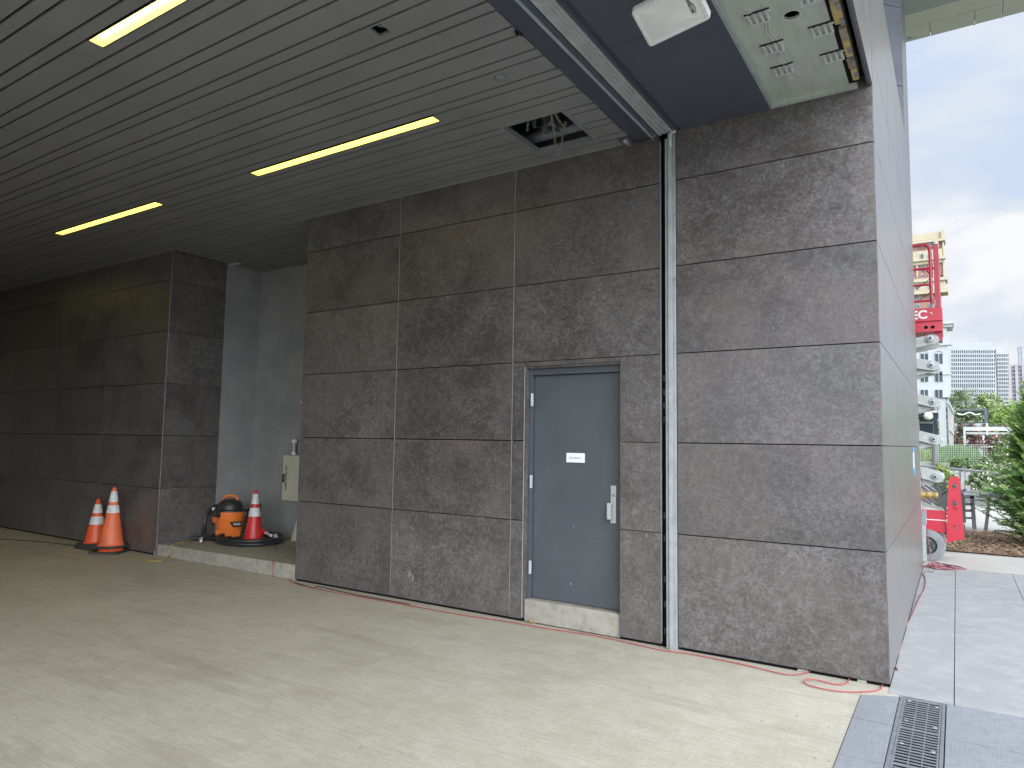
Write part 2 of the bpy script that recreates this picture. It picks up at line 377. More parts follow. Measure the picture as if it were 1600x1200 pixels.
# ------------------------------------------------------------------ ground
g = MB().quad((-400, -200, -.03), (400, -200, -.03), (400, 1200, -.03), (-400, 1200, -.03)).build('ground', lawn); tag(g, kind='structure')
g = MB().quad((-30, -14, 0), (-.16, -14, 0), (-.16, .02, 0), (-30, .02, 0)); g.quad((-.16, -.27, 0), (.075, -.155, 0), (.075, .02, 0), (-.16, .02, 0))
tag(g.build('driveway', drive), kind='structure')
g = MB()
g.prism([(-.155, -.752, -.02), (.068, -.752, -.02), (.068, -.163, -.02), (-.155, -.272, -.02)], (0, 0, .024)); g.box(-.155, .068, -1.375, -.757, -.02, .004)
for k in range(12): g.box(-.155, .068, -1.38-.62*(k+1)+.002, -1.38-.62*k, -.02, .004)
tag(g.build('paving_band', pave), kind='structure')
g = MB()
for k in range(14):
    y1 = -.135-.645*k
    for j in range(5): g.box(.345+1.9*j, .345+1.9*(j+1)-.004, y1-.642, y1, -.02, .003)
tag(g.build('plaza_paving', pave), kind='structure')
# sidewalk slabs with joints
g = MB()
ys = [-.128, 6.06]; 
for (xa, xb) in ((.0, .383), (.389, 1.036), (1.042, 2.3), (2.306, 4.2), (4.206, 8)):
    for (ya, yb) in (([-.128, 6.08],) if xa < 1.04 else ([-.128, 3.94], [3.946, 6.08])):
        g.box(xa, xb, ya, yb, -.02, .0045)
tag(g.build('sidewalk', walk_m), kind='structure')
g = MB().box(-9, 14, 6.086, 7.93, -.02, .006); g.quad((-9, 11.4, .004), (14, 11.4, .004), (14, 30, .004), (-9, 30, .004))
tag(g.build('pale_pavement', walk_far), kind='structure')
# fill under the sheets so joints read dark
tag(MB().quad((-.3, -14, -.012), (12, -14, -.012), (12, 6.1, -.012), (-.3, 6.1, -.012)).build('joint_bedding', dark_gap), kind='structure')

# trench drain
t = thing('trench_drain', (.2, -1.5, 0), 'long slotted grey iron drain grate set in the paving beyond the wall corner', 'drain')
b = MB(); x0, x1 = .074, .338
b.box(x0, x0+.022, -6.2, -.14, -.02, .005); b.box(x1-.018, x1, -6.2, -.14, -.02, .005); b.box(x0, x1, -.15, -.138, -.02, .006)
b.build('frame', grate_m, t)
b = MB(); y = -.155; k = 0
xa, xb = x0+.03, x1-.028
while y > -6.1:
    w = .018 if k % 13 else .034
    b.box(x0+.034, x1-.030, y-w, y, .0005, .003); y -= w+.025; k += 1
for xx in (x0+.024, x1-.031): b.box(xx, xx+.010, -6.19, -.152, -.006, .0034)
for xx in (x0+.10, x0+.165): b.box(xx, xx+.005, -6.19, -.152, -.006, .001)
b.build('grate', grate_m, t)
for k in range(9):
    yy = -.21-.40*k
    for xx in (x0+.055, x1-.05):
        MB().lathe([(.0, .0045), (.011, .0045), (.013, .002)], (xx, yy-(.03 if xx > .2 else 0), .0015), 10).build('bolt', galv, t)
MB().quad((x0, -6.2, -.0112), (x1, -6.2, -.0112), (x1, -.14, -.0112), (x0, -.14, -.0112)).build('channel', ink_b, t)

# concrete pad in the recess
o = MB().prism([(XL+.02, -.0, 0), (XM-.002, -.0, 0), (XM-.002, -.0, .185), (XL+.02, -.0, .165)], (0, D+.02, 0)).build('concrete_pad', conc, origin=(-7.8, .8, 0), bevel=.012)
tag(o, 'raised rough concrete pad filling the floor of the wall recess', 'concrete pad')

# ------------------------------------------------------------------ walls
def panels_y(b, x0, x1, levels, y=0, th=.018, gap=.009):  # panels facing -Y
    for i in range(len(levels)-1):
        b.box(x0+gap/2, x1-gap/2, y, y+th, levels[i]+gap/2, levels[i+1]-gap/2)
main = thing('clad_wall', (-3, 1, 0), 'dark mottled brown-grey panel wall holding the blue-grey door, reaching to the outside corner', 'wall')
b = MB()
panels_y(b, XM, -4.781, LEV); panels_y(b, -4.781, -3.238, LEV)
zd = 2.448
panels_y(b, -3.238, -3.096, LEV[:4][:3]+[zd]); 
panels_y(b, -3.238, -1.700, [LEV[3], LEV[4], LEV[5], LEV[6]])
# strip over the door head
b.box(-3.096+.002, -2.083, 0, .018, zd, LEV[3]-.003)
b.box(-3.235, -3.098, 0, .018, zd, LEV[3]-.003)
for i in range(3): b.box(-2.080, -1.703, 0, .018, LEV[i]+.003, LEV[i+1]-.003)
panels_y(b, -1.556, 0, LEV[:-1]+[H+.10])
b.build('cladding_panels', clad, main); b = MB()
# outside face (X = 0)
ylev = [0, 1.55, 3.1, 4.55, YB]
zl2 = LEV[:6]+[H+.32, ZT]
for i in range(len(zl2)-1):
    for j in range(4):
        b.box(-.018, 0, ylev[j]+(.019 if j == 0 else .003), ylev[j+1]-.003, zl2[i]+.003, zl2[i+1]-.003)
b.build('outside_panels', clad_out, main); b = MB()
# left end (facing -X) and far end (facing +Y) of the block
for i in range(6): b.box(XM, XM+.018, .02, D, LEV[i]+.003, LEV[i+1]-.003)
for i in range(len(zl2)-1): b.box(-4, -.02, YB-.018, YB, zl2[i]+.003, zl2[i+1]-.003)
b.build('cladding_panels', clad, main)
# door reveal (returns of the same cladding)
b = MB(); b.box(-3.102, -3.086, .0182, .14, .03, zd); b.box(-2.092, -2.080, .0182, .14, .03, zd); b.box(-3.0855, -2.0925, .0182, .14, zd-.018, zd-.002)
b.build('door_reveal', clad, main)
# backing wall behind the joints
b = MB(); b.box(XM+.02, -3.105, .026, .2, 0, H+.5); b.box(-2.075, -1.70, .026, .2, 0, H+.5); b.box(-3.105, -2.075, .026, .2, zd+.004, H+.5)
b.box(-1.62, -.026, .026, .2, .0, H+.5); b.box(-.2, -.026, .2, YB-.03, 0, ZT-.02); b.box(XM+.026, XM+.2, .2, D, 0, H+.4); b.box(-1.70, -1.64, .06, .2, 0, H+.5)
b.box(XM+.2, -.2, YB-.2, YB-.026, 0, ZT-.02)
b.build('backing', dark_gap, main)
b = MB()      # fine pale joint trims
for xx in (-4.781, -3.238):
    b.box(xx-.0026, xx+.0026, .002, .012, .04, H-.01)
b.box(-3.0975, -3.0945, -.0015, .01, .04, zd); b.box(-1.7015, -1.6975, -.001, .02, .04, H-.06)
b.build('joint_trim', alu_pale, main)
# scuffed rectangular patch on the lower panel
# far ground plinth under the hanging panels
rnd = random.Random(3)
b = MB()
for x0_, x1_, h_ in ((-.62, -.55, .019), (-.21, -.15, .02)):
    b.box(x0_, x1_, .004, .03, .001, h_)
build_each(b, 'shim', conc, main)
# cladding on upper storey block above the roof line (angled dark wall and pale end face)
up = thing('upper_wall', (-1, 5, ZT), 'tall upper wall with a dark side and streaked pale end rising above the low block roof', 'wall')
b = MB()
zz = [ZT, 6.62, 7.75, 8.9, 10.05, 11.2, 12.4]
for i in range(6):
    b.prism([(-.002, 4.72, zz[i]+.004), (-3.3, 1.1, zz[i]+.004), (-3.3, 1.1, zz[i+1]-.004), (-.002, 4.72, zz[i+1]-.004)], (-.03, .04, 0))
b.build('angled_side', mat('upper_dark_panel', (.10, .107, .125), .5, 0, (.125, .132, .15), 3, var2=(.08, .085, .1), scale2=30, amt2=.5), up)
b = MB()
for i in range(6): b.box(-.02, 0, 4.725, YB, zz[i]+.004, zz[i+1]-.004)
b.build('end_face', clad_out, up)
b = MB().prism([(-.03, 4.80, ZT), (-.03, YB-.02, ZT), (-4, YB-.02, ZT), (-4, .9, ZT), (-3.34, 1.16, ZT)], (0, 0, 6.4)); b.build('core', dark_gap, up)
# roof slab over everything
b = MB(); b.box(-22, -.03, -10, YB-.03, ZT-.3, ZT-.02)
tag(b.build('roof_slab', conc), 'flat concrete roof slab over the driveway passage', 'roof')

# left block
lb = thing('clad_block', (-12, .5, 0), 'dark panelled block left of the recess with the traffic cones at its foot', 'wall')
b = MB(); cols = [XL, -10.98, -12.58, -14.2, -15.8, -17.4, -19, -22]
for a, c in zip(cols[1:], cols[:-1]): panels_y(b, a, c, LEV[:-1]+[H-.005])
for i in range(6): b.box(XL-.018, XL, .019, .915, LEV[i]+.003, LEV[i+1]-.003)
b.build('cladding_panels', clad, lb)
b = MB(); b.box(-22, XL-.026, .026, .9, 0, H+.3); b.build('backing', dark_gap, lb)
b = MB()
for xx in cols[1:6]: b.box(xx-.002, xx+.002, .003, .012, .04, H-.01)
b.box(XL-.0035, XL+.0015, -.0015, .004, .05, H-.01)
b.build('joint_trim', alu_pale, lb)
b = MB(); b.box(XL-.05, XL+.035, -.012, .03, .002, .02); b.box(XL-.03, XL+.01, -.016, .0, .02, .075); b.build('base_clip', galv, lb, bevel=.004)
# recess wall
rw = thing('recess_wall', (-8, D, 0), 'bare cloudy dark plaster wall at the back of the recess behind the vacuum', 'wall')
b = MB(); b.box(XL-.1, XM+.02, D, D+.15, 0, H+.35); b.box(XL-.16, XL-.004, .917, D, 0, H+.35); b.build('plaster', conc_wall, rw)
# back of the passage and added unseen side wall (what the light bounces in)
pw = thing('passage_wall', (-22, -5, 0), 'dark panelled far end wall of the driveway passage', 'wall')
b = MB(); b.box(-22.2, -22, -10, .9, 0, H+.3); b.build('end_panels', clad, pw)
pw2 = thing('unseen_side_wall', (-14, -10, 0), 'unseen dark panelled wall across the driveway, cutting light from the side', 'wall')
b = MB(); b.box(-22, -5.5, -10.2, -10, 0, ZT); b.build('unseen_side_panels', clad, pw2)  # unseen wall added along the deep part to cut light from the side
tag(MB().quad((-60, -60, -.01), (60, -60, -.01), (60, -13.9, -.01), (-60, -13.9, -.01)).build('plaza', walk_far), kind='structure')

# ------------------------------------------------------------------ door
dr = thing('door', (-2.6, .12, .2), 'slate blue-grey metal door with white sign and chrome pull above a concrete step', 'door')
YD = .12
b = MB()
b.box(-3.085, -3.052, YD-.045, YD+.05, .21, 2.43); b.box(-2.124, -2.093, YD-.045, YD+.05, .21, 2.43); b.box(-3.052, -2.124, YD-.045, YD+.05, 2.366, 2.43)
b.build('door_frame', frame_m, dr, bevel=.002)
b = MB().box(-3.047, -2.129, YD, YD+.044, .215, 2.362); b.build('door_leaf', door_m, dr, bevel=.002)
b = MB().box(-3.0855, -2.0925, YD+.052, YD+.07, .2, 2.43); b.build('rebate', dark_gap, dr)
for z in (2.125, 1.325, .505):
    h = MB(); h.box(-3.066, -3.036, YD-.052, YD-.044, z-.062, z+.062); h.tube([(-3.05, YD-.056, z-.062), (-3.05, YD-.056, z+.062)], .0085, 8)
    h.build('hinge', alu, dr, smooth=False, bevel=.001)
# lock and handle
b = MB().box(-2.222, -2.170, YD-.014, YD, .985, 1.325); pl = b.build('lock_plate', alu, dr, bevel=.004)
b = MB(); b.box(-2.242, -2.205, YD-.055, YD-.035, 1.02, 1.168); b.box(-2.242, -2.195, YD-.045, YD-.014, 1.15, 1.168); b.box(-2.235, -2.195, YD-.045, YD-.014, 1.02, 1.034)
b.build('pull_handle', alu, dr, bevel=.005)
MB().lathe([(0, 0), (.014, 0), (.016, -.006)], (-2.196, YD-.017, 1.235), 16, Matrix.Rotation(R(90), 3, 'X')).build('key_cylinder', galv, dr)
sg = MB().box(-2.687, -2.492, YD-.005, YD-.0005, 1.523, 1.612).build('sign', white_sign, dr, bevel=.001)
text('sign_lettering', 'ELECTRICAL', .023, basis((-2.592, YD-.0056, 1.566), (1, 0, 0), (0, 0, 1), (0, -1, 0)), ink, sg)
# scuffs and chips on the leaf
b = MB(); rr = random.Random(5)
for (px, py, w, h) in ((896, 823, .012, .03), (932, 868, .02, .01), (935, 846, .006, .006), (945, 834, .006, .012), (883, 918, .012, .018), (914, 822, .008, .008), (865, 902, .006, .006), (850, 870, .005, .008), (892, 912, .022, .03)):
    p = at(px, py, YD-.0008); k = 6
    pts = [(p.x+cos(2*pi*i/k)*w*.5*rr.uniform(.4, 1.1), YD-.0008, p.z+sin(2*pi*i/k)*h*.5*rr.uniform(.4, 1.1)) for i in range(k)]
    b.prism(pts, (0, .0006, 0))
build_each(b, 'scuff_mark', mat('pale_scuff', (.25, .27, .29), .6), dr)
st = MB().box(-3.0848, -2.0932, .03, .30, 0, .207).build('door_step', conc, origin=(-2.6, .1, 0), bevel=.008)
tag(st, 'rough grey concrete step filling the base of the door opening', 'step')
b = MB(); rr = random.Random(2)
for k in range(5):
    p = Vector((-3.0+rr.uniform(-.03, .04), -.005+rr.uniform(-.02, .01), .003+.006*k))
    a = rr.uniform(0, 6); d1 = Vector((cos(a), sin(a), .3))*.022; d2 = Vector((-sin(a), cos(a), .25))*.014
    b.quad(p-d1, p-d2, p+d1, p+d2+Vector((0, 0, .006)))
tag(b.build('dry_leaf', mat('dry_leaf_tan', (.42, .28, .12), .8), origin=(-3, 0, 0)), 'small crumpled tan dead leaf at the foot of the door step', 'leaf')

# ------------------------------------------------------------------ ceiling
LY = (-1.2875, -3.4275)
fixt = []
for y in LY:
    for k in range(4):
        xa = (-5.68-4.225*k-(.65 if k > 1 else 0)) if y > -2 else (-4.585-4.225*k)
        fixt.append((xa, xa+2.45, y))
HAT = (-2.865, -2.215, -.86, -.185); HOLE = (-2.80, -2.695, -2.548, -2.44)
holes = [(a, c, y-.05, y+.05) for a, c, y in fixt]+[HAT, HOLE]
def cut_rect(b, x0, x1, y0, y1, z0, z1):
    hs = [h for h in holes if h[0] < x1 and h[1] > x0 and h[2] < y1 and h[3] > y0]
    xs = sorted({x0, x1}|{max(x0, h[0]) for h in hs}|{min(x1, h[1]) for h in hs})
    for a, c in zip(xs[:-1], xs[1:]):
        if c-a < 1e-5: continue
        mid = (a+c)/2; segs = [(y0, y1)]
        for h in hs:
            if h[0] <= mid <= h[1]:
                ns = []
                for p, q in segs:
                    if h[2] > p: ns.append((p, min(q, h[2])))
                    if h[3] < q: ns.append((max(p, h[3]), q))
                segs = [s for s in ns if s[1]-s[0] > 1e-4]
        for p, q in segs: b.box(a, c, p, q, z0, z1)
ce = thing('plank_ceiling', (-10, -4, H), 'grey metal plank ceiling over the driveway passage with dark reveal joints', 'ceiling')
b = MB(); GP = .305; gw = .0205
edges = []
k = -10
while True:
    ya = -1.455-GP*k; yb = -1.350-GP*k
    if ya < -10.1: break
    edges += [ya, yb]; k += 1
edges = sorted(edges)
rr = random.Random(1)
for p, q in zip(edges[:-1], edges[1:]):
    if q > D+.3: continue
    ya, yb = p+gw/2, q-gw/2
    x1 = -1.945-rr.uniform(0, .012)
    if ya > -.02:
        cut_rect(b, XL+.004, XM-.004, ya, min(yb, D-.002), H, H+.02) if ya < D else None
    elif yb > -.01:
        cut_rect(b, -22, x1, ya, -.008, H, H+.02)
        b.box(XL+.004, XM-.004, -.008, yb, H, H+.02)
    else: cut_rect(b, -22, x1, ya, yb, H, H+.02)
b.build('planks', plank_m, ce)
b = MB(); cut_rect(b, -22, -1.76, -10, 0, H+.050, H+.056); b.box(XL+.004, XM-.004, 0, D, H+.050, H+.056)
b.build('backing', dark_gap, ce)
b = MB().box(-22, -1.96, -.0075, -.001, H-.012, H+.02); b.build('wall_trim', plank_m, ce)
# white strip standing in for the daylight gap at the recess ceiling's far corner
MB().box(XL+.01, XL+.22, .93, 1.0, H-.012, H-.002).build('corner_strip', white_plastic, ce)
for (x, y) in ((-2.383, -1.564), (-5.896, -1.594)):
    cp = thing('sprinkler_cap', (x, y, H), 'round flat sprinkler cover in the plank ceiling near the open hatch' if x > -3 else 'round flat sprinkler cover in the plank ceiling left of the long light', 'sprinkler cover', 'sprinkler covers in the ceiling')
    MB().lathe([(0, -.012), (.035, -.012), (.041, -.008), (.041, 0)], (x, y, H-.001), 24).build('cap', plank_m, cp, smooth=True)
    MB().lathe([(.043, -.003), (.05, -.003), (.05, 0)], (x, y, H-.0005), 24).build('ring', galv, cp)
# recessed lights
lab = ['near lit linear ceiling light running out of the top of the picture', 'lit linear ceiling light cut off by the left edge of the photo', 'unlit view linear light', 'x']
for i, (xa, xb, y) in enumerate(fixt):
    if y > -2:
        lb_ = ['long lit linear ceiling light in the middle, nearest the open hatch', 'short looking lit linear light above the left block near its corner', 'recessed linear light deep in the passage beyond the left edge, near row', 'recessed linear light at the far end of the passage'][i % 4]
    else:
        lb_ = ['largest lit linear ceiling light, cut by the top edge of the photo', 'lit linear ceiling light just showing at the left edge of the photo', 'linear light in the outer row beyond the left edge', 'linear light at the far end of the outer row'][i % 4]
    if (i % 4) > 2: continue
    f_ = thing('ceiling_light', ((xa+xb)/2, y, H), lb_, 'ceiling light', 'recessed linear lights in the plank ceiling')
    b = MB(); z1 = H+.085
    b.box(xa, xb, y-.05, y-.046, H-.003, z1); b.box(xa, xb, y+.046, y+.05, H-.003, z1)
    b.box(xa, xa+.004, y-.046, y+.046, H-.003, z1); b.box(xb-.004, xb, y-.046, y+.046, H-.003, z1); b.box(xa, xb, y-.05, y+.05, z1, z1+.01)
    b.build('housing', lamp_trim, f_)
    b = MB(); b.box(xa-.006, xb+.006, y-.056, y-.0502, H-.004, H+.03); b.box(xa-.006, xb+.006, y+.0502, y+.056, H-.004, H+.03); b.box(xa-.006, xa, y-.05, y+.05, H-.004, H+.03); b.box(xb, xb+.006, y-.05, y+.05, H-.004, H+.03); b.build('rim', black_pl, f_)
    MB().box(xa+.004, xb-.004, y-.0455, y+.0455, H+.055, H+.060).build('diffuser', glow, f_)
# small square hole with wires
sh = thing('ceiling_opening', ((HOLE[0]+HOLE[1])/2, HOLE[2]+.05, H), 'small square cutout in the plank ceiling with loose grey wires inside', 'ceiling opening')
b = MB(); z1 = H+.2; a0, a1, c0, c1 = HOLE
for q in ((a0-.01, a0, c0, c1), (a1, a1+.01, c0, c1), (a0, a1, c0-.01, c0), (a0, a1, c1, c1+.01), (a0, a1, c0, c1)):
    b.box(q[0], q[1], q[2], q[3], (H+.022 if q != (a0, a1, c0, c1) else z1), z1+.01)
b.build('box', dark_gap, sh)
cx, cy = (a0+a1)/2, (c0+c1)/2
b = MB(); b.tube([(cx+cos(t_)*.04, cy+sin(t_)*.035, H+.03+.01*t_) for t_ in [i*.35 for i in range(14)]], .006, 6)
b.tube([(cx-.03+.07*t_, cy-.02+.05*sin(t_*3), H+.05) for t_ in [i/8 for i in range(9)]], .004, 6); b.build('wire', galv, sh)

# access hatch
ha = thing('access_hatch', ((HAT[0]+HAT[1])/2, -.52, H), 'open square access hatch showing dark pipes above the plank ceiling', 'access hatch')
a0, a1, c0, c1 = HAT; b = MB()
fw_ = .032
b.box(a0-.005, a1+.005, c0-.005, c0+.012, H-.004, H+.05); b.box(a0-.005, a1+.005, c1-fw_, c1+.005, H-.004, H+.05)
b.box(a0-.005, a0+fw_, c0+.012, c1-fw_, H-.004, H+.05); b.box(a1-fw_, a1+.005, c0+.012, c1-fw_, H-.004, H+.05)
b.build('hatch_frame', plank_m, ha)
b = MB(); z0 = H+.05; z1 = H+.62; e_ = .35
b.box(a0-e_, a0-e_+.02, c0-e_, .02, z0, z1); b.box(a1+e_, a1+e_+.02, c0-e_, .02, z0, z1); b.box(a0-e_, a1+e_, c0-e_-.02, c0-e_, z0, z1); b.box(a0-e_, a1+e_, .02, .024, z0, z1); b.box(a0-e_, a1+e_, c0-e_, .02, z1, z1+.02)
b.build('plenum', mat('plenum_grey', (.10, .11, .13), .8, 0, (.16, .17, .19), 4), ha)
b = MB(); b.tube([(a0-.3, c1-.02, H+.17), (a1+.3, c1-.10, H+.15)], .055, 14); b.tube([(a0-.3, -.50, H+.42), (a1+.3, -.56, H+.40)], .04, 12)
build_each(b, 'duct_pipe', mat('pipe_grey', (.13, .15, .18), .5, .2, (.2, .22, .25), 5), ha, smooth=True)
b = MB()
for k, (u_, v_) in enumerate(((.12, -.62), (.2, -.45), (.33, -.5), (.47, -.4))):
    x = a0+u_; b.tube(curve_pts([(x, v_, H+.55), (x+.03, v_+.03, H+.3), (x+.02+.05*(k % 2), v_+.12, H+.13), (x+.14, v_+.2, H+.2), (x+.3, v_+.1, H+.5)], 5), .008, 6)
build_each(b, 'cable', black_pl, ha, smooth=True)
b = MB(); b.box(a0+.2, a0+.215, -.62, -.585, H+.06, H+.5); b.box(a0+.19, a0+.23, -.44, -.4, H+.06, H+.45); build_each(b, 'strut', galv, ha)
b = MB(); b.box(a0+.20, a0+.27, -.42, -.35, H+.16, H+.27); b.box(a0+.28, a0+.295, -.44, -.33, H+.15, H+.31); b.build('junction_box', galv, ha, bevel=.004)
def chain(pts, r=.0125, wire=.0027, pitch=.029):
    b = MB(); P = curve_pts(pts, 24)
    acc = 0; last = P[0]; k = 0; nxt = 0; 
    for i in range(1, len(P)):
        seg = (P[i]-P[i-1]).length
        while acc+seg >= nxt:
            t_ = (nxt-acc)/max(seg, 1e-9); c = P[i-1].lerp(P[i], t_); d = (P[i]-P[i-1]).normalized()
            s_ = d.cross(Vector((.3, .8, .1))).normalized()
            if k % 2: s_ = d.cross(s_).normalized()
            link = [c+d*(cos(a)*r*1.55)+s_*(sin(a)*r*.72) for a in [j*pi/4 for j in range(9)]]
            b.tube(link, wire, 5, cap=False); k += 1; nxt += pitch
        acc += seg
    return b
yc = -.60
ch = thing('hatch_chain', (a0+.42, yc, H), 'brassy safety chain looping down out of the open ceiling hatch', 'chain')
chain([at(862, 184, c0+.03), at(865, 200, c0+.12), at(867, 220, -.50), at(869, 234, -.38), at(871, 242, -.33), at(875, 234, -.36), at(879, 214, -.5), at(883, 192, c0+.1)], r=.014, wire=.0026, pitch=.034).build('long_loop', chain_m, ch)
chain([at(868, 180, c0+.02), at(877, 193, c0+.12), at(888, 203, -.60), at(898, 206, -.5)], r=.012, wire=.0024, pitch=.03).build('short_loop', chain_m, ch)
chain([at(825, 192, c0+.04), at(824, 204, c0+.12)], r=.012, pitch=.03).build('chain_end', chain_m, ch)

# black cable clips at the ceiling edge, clamp bracket near the wall
b = MB()
for dx in (0, .02): b.box(-1.96+dx, -1.952+dx, -2.03+dx*1.2, -1.99+dx*1.2, H-.03, H-.003)
tag(b.build('cable_clip', black_pl, origin=(-1.95, -2, H)), 'pair of small black clips hanging at the plank ceiling edge', 'clip')
cb = thing('door_sensor_bracket', (-1.99, -.06, H), 'small metal sensor bracket where ceiling, bulkhead and wall meet', 'bracket')
MB().box(-2.05, -1.93, -.14, -.02, H-.018, H-.0125).build('plate', navy, cb)
b = MB(); b.box(-2.0, -1.955, -.13, -.03, H-.06, H-.018); b.build('bracket', galv, cb, bevel=.004)
MB().tube([(-1.99, -.145, H-.04), (-1.965, -.10, H-.05)], .016, 10).build('sensor', alu, cb)

# ------------------------------------------------------------------ bulkhead, rolling door header, soffit
bh = MB().box(-1.94, -1.752, -10, -.003, H-.006, H+.4).build('bulkhead', header_m, origin=(-1.85, -5, H), bevel=.003)
tag(bh, 'dark blue-grey flat bulkhead band between plank ceiling and rolling door', 'bulkhead')
rd = thing('rolling_door', (-1.6, -5, H), 'raised rolling door with ribbed aluminium bottom bar spanning the driveway overhead', 'rolling door')
YE = -.045
b = MB()
b.box(-1.750, -1.744, -10, YE, H-.055, H+.3); b.build('header_angle', alu, rd)
b = MB(); b.box(-1.743, -1.700, -10, YE, H-.03, H+.3); b.box(-1.565, -1.54, -10, YE, H-.01, H+.3); b.build('door_hood', header_m, rd)
# bottom bar profile (x, z) extruded along y
prof = [(-1.700, H-.012), (-1.690, H-.030), (-1.665, H-.030), (-1.662, H-.018), (-1.650, H-.018), (-1.647, H-.026), (-1.628, H-.026), (-1.625, H-.014), (-1.617, H-.014), (-1.614, H-.022), (-1.600, H-.022),
        (-1.597, H-.010), (-1.588, H-.010), (-1.585, H-.018), (-1.572, H-.018), (-1.569, H-.004), (-1.566, H+.03), (-1.700, H+.03)]
MB().prism([(x, YE-.01, z) for x, z in prof], (0, -9.9, 0)).build('bottom_bar', alu, rd)
b = MB().prism([(-1.748, YE-.06, H-.055), (-1.702, YE-.06, H-.012), (-1.702, YE-.02, H-.012), (-1.748, YE-.02, H-.055)], (.0, 0, -.012)); b.build('end_stop', galv, rd)
b = MB(); b.box(-1.535, -1.528, -10, YE, H-.012, H+.3); b.box(-1.520, -1.513, -10, YE, H-.006, H+.3); b.build('hood_groove', navy, rd)
# vertical guides on the wall
gd = thing('door_guide', (-1.62, 0, 0), 'tall pale metal rolling door guide rail fixed to the panel wall', 'door guide')
b = MB(); b.box(-1.645, -1.625, -.03, .03, .0, H-.06); b.build('guide_outer', alu_pale, gd, bevel=.002)
b = MB(); b.box(-1.614, -1.560, -.004, .02, .0, H-.0); b.box(-1.614, -1.606, -.05, -.004, 0, H-.02); b.box(-1.606, -1.578, -.05, -.044, 0, H-.03); b.build('guide_inner', alu_pale, gd, bevel=.002)
b = MB()
b.box(-1.625, -1.614, -.012, .02, .0, H-.04); b.build('guide_slot', dark_gap, gd)
for k in range(8):
    MB().lathe([(0, -.008), (.007, -.008), (.009, 0)], (-1.568, -.006, .3+.57*k), 8, Matrix.Rotation(R(-90), 3, 'X')).build('guide_bolt', galv, gd)
MB().tube(curve_pts([(-1.585, -.055, H-.16), (-1.585, -.06, H-.07), (-1.572, -.05, H-.025), (-1.55, -.03, H-.012)], 6), .017, 10).build('guide_horn', alu, gd, smooth=True)
b = MB(); rr = random.Random(9)
for k in range(9):
    z = .1+k*.24*rr.uniform(.9, 1.1) if k < 5 else 1.3+.12*k
    b.box(-1.692, -1.680+rr.uniform(0, .015), .035, .058, z, z+.05)
build_each(b, 'rebate_shim', black_pl, gd)

sf = thing('outer_soffit', (-1.1, -5, H), 'flat dark navy soffit panels outside the rolling door', 'soffit')
b = MB(); ej = [-10, -7.6, -6.1, -4.56, -3.03, -1.50, -.003]
for p, q in zip(ej[:-1], ej[1:]): b.box(-1.508, -.732, p+.003, q-.003, H, H+.02)
b.build('soffit_panels', navy, sf)
MB().box(-1.508, -.73, -10, 0, H+.024, H+.03).build('backing', dark_gap, sf)
b = MB(); b.box(-.729, -.722, -10, -.003, H-.008, H+.09); b.box(-.745, -.733, -10, -.003, H-.003, H-.0005); b.build('edge_angle', alu, sf)
# open recess with sheathing
un = thing('unfinished_soffit', (-.4, -5, H), 'pale green sheathing board left exposed in the unfinished soffit bay', 'soffit board')
b = MB(); HR = H+.03
HC = (-.36, -1.18)
# sheathing with a round hole: ring of quads
def board_with_hole(b, x0, x1, y0, y1, z, c, r, n=32):
    pts = [(c[0]+r*cos(2*pi*i/n), c[1]+r*sin(2*pi*i/n)) for i in range(n)]
    outp = []
    for i in range(n):
        dx, dy = cos(2*pi*i/n), sin(2*pi*i/n); t_ = 1e9
        if dx > 1e-9: t_ = min(t_, (x1-c[0])/dx)
        if dx < -1e-9: t_ = min(t_, (x0-c[0])/dx)
        if dy > 1e-9: t_ = min(t_, (y1-c[1])/dy)
        if dy < -1e-9: t_ = min(t_, (y0-c[1])/dy)
        outp.append((c[0]+dx*t_, c[1]+dy*t_))
    for i in range(n):
        j = (i+1) % n
        b.quad((*pts[j], z), (*pts[i], z), (*outp[i], z), (*outp[j], z))
        b.quad((*pts[i], z), (*pts[j], z), (*pts[j], z+.02), (*pts[i], z+.02))
    # corner fills
    for cx_, cy_ in ((x0, y0), (x1, y0), (x1, y1), (x0, y1)):
        best = sorted(range(n), key=lambda i: (outp[i][0]-cx_)**2+(outp[i][1]-cy_)**2)[:4]
        same_x = [outp[i] for i in best if abs(outp[i][0]-cx_) < 1e-6]; same_y = [outp[i] for i in best if abs(outp[i][1]-cy_) < 1e-6]
        if same_x and same_y:
            p1 = min(same_x, key=lambda p: abs(p[1]-cy_)); p2 = min(same_y, key=lambda p: abs(p[0]-cx_))
            k_ = len(b.v); b.v += [(cx_, cy_, z), (*p1, z), (*p2, z)]; b.face((k_, k_+1, k_+2))
board_with_hole(b, -.722, -.155, -1.42, -.004, HR, HC, .05)
b.box(-.722, -.155, -10, -1.42, HR, HR+.018)
b.box(-.722, -.10, -.05, -.004, H-.004, HR)
b.build('sheathing', sheath, un)
b = MB(); b.lathe([(.05, 0), (.058, 0)], (HC[0], HC[1], HR-.0006), 28, None, False); b.build('seam_tape', white_plastic, un)
MB().box(-.62, -.16, -1.40, -.98, HR+.13, HR+.14).build('cavity', dark_gap, un)
b = MB(); rr = random.Random(4)
for (xs_, y0_, y1_) in ((-.60, -1.4, -1.34), (-.53, -1.34, -.95), (-.535, -.92, -.60), (-.53, -.57, -.35)):
    for dx in (0, .018):
        b.tube(curve_pts([(xs_+dx, y0_, HR-.003), (xs_+dx+.012, (y0_*2+y1_)/3, HR-.004), (xs_+dx-.008, (y0_+2*y1_)/3, HR-.004), (xs_+dx+.01, y1_, HR-.003)], 5), .0035, 5)
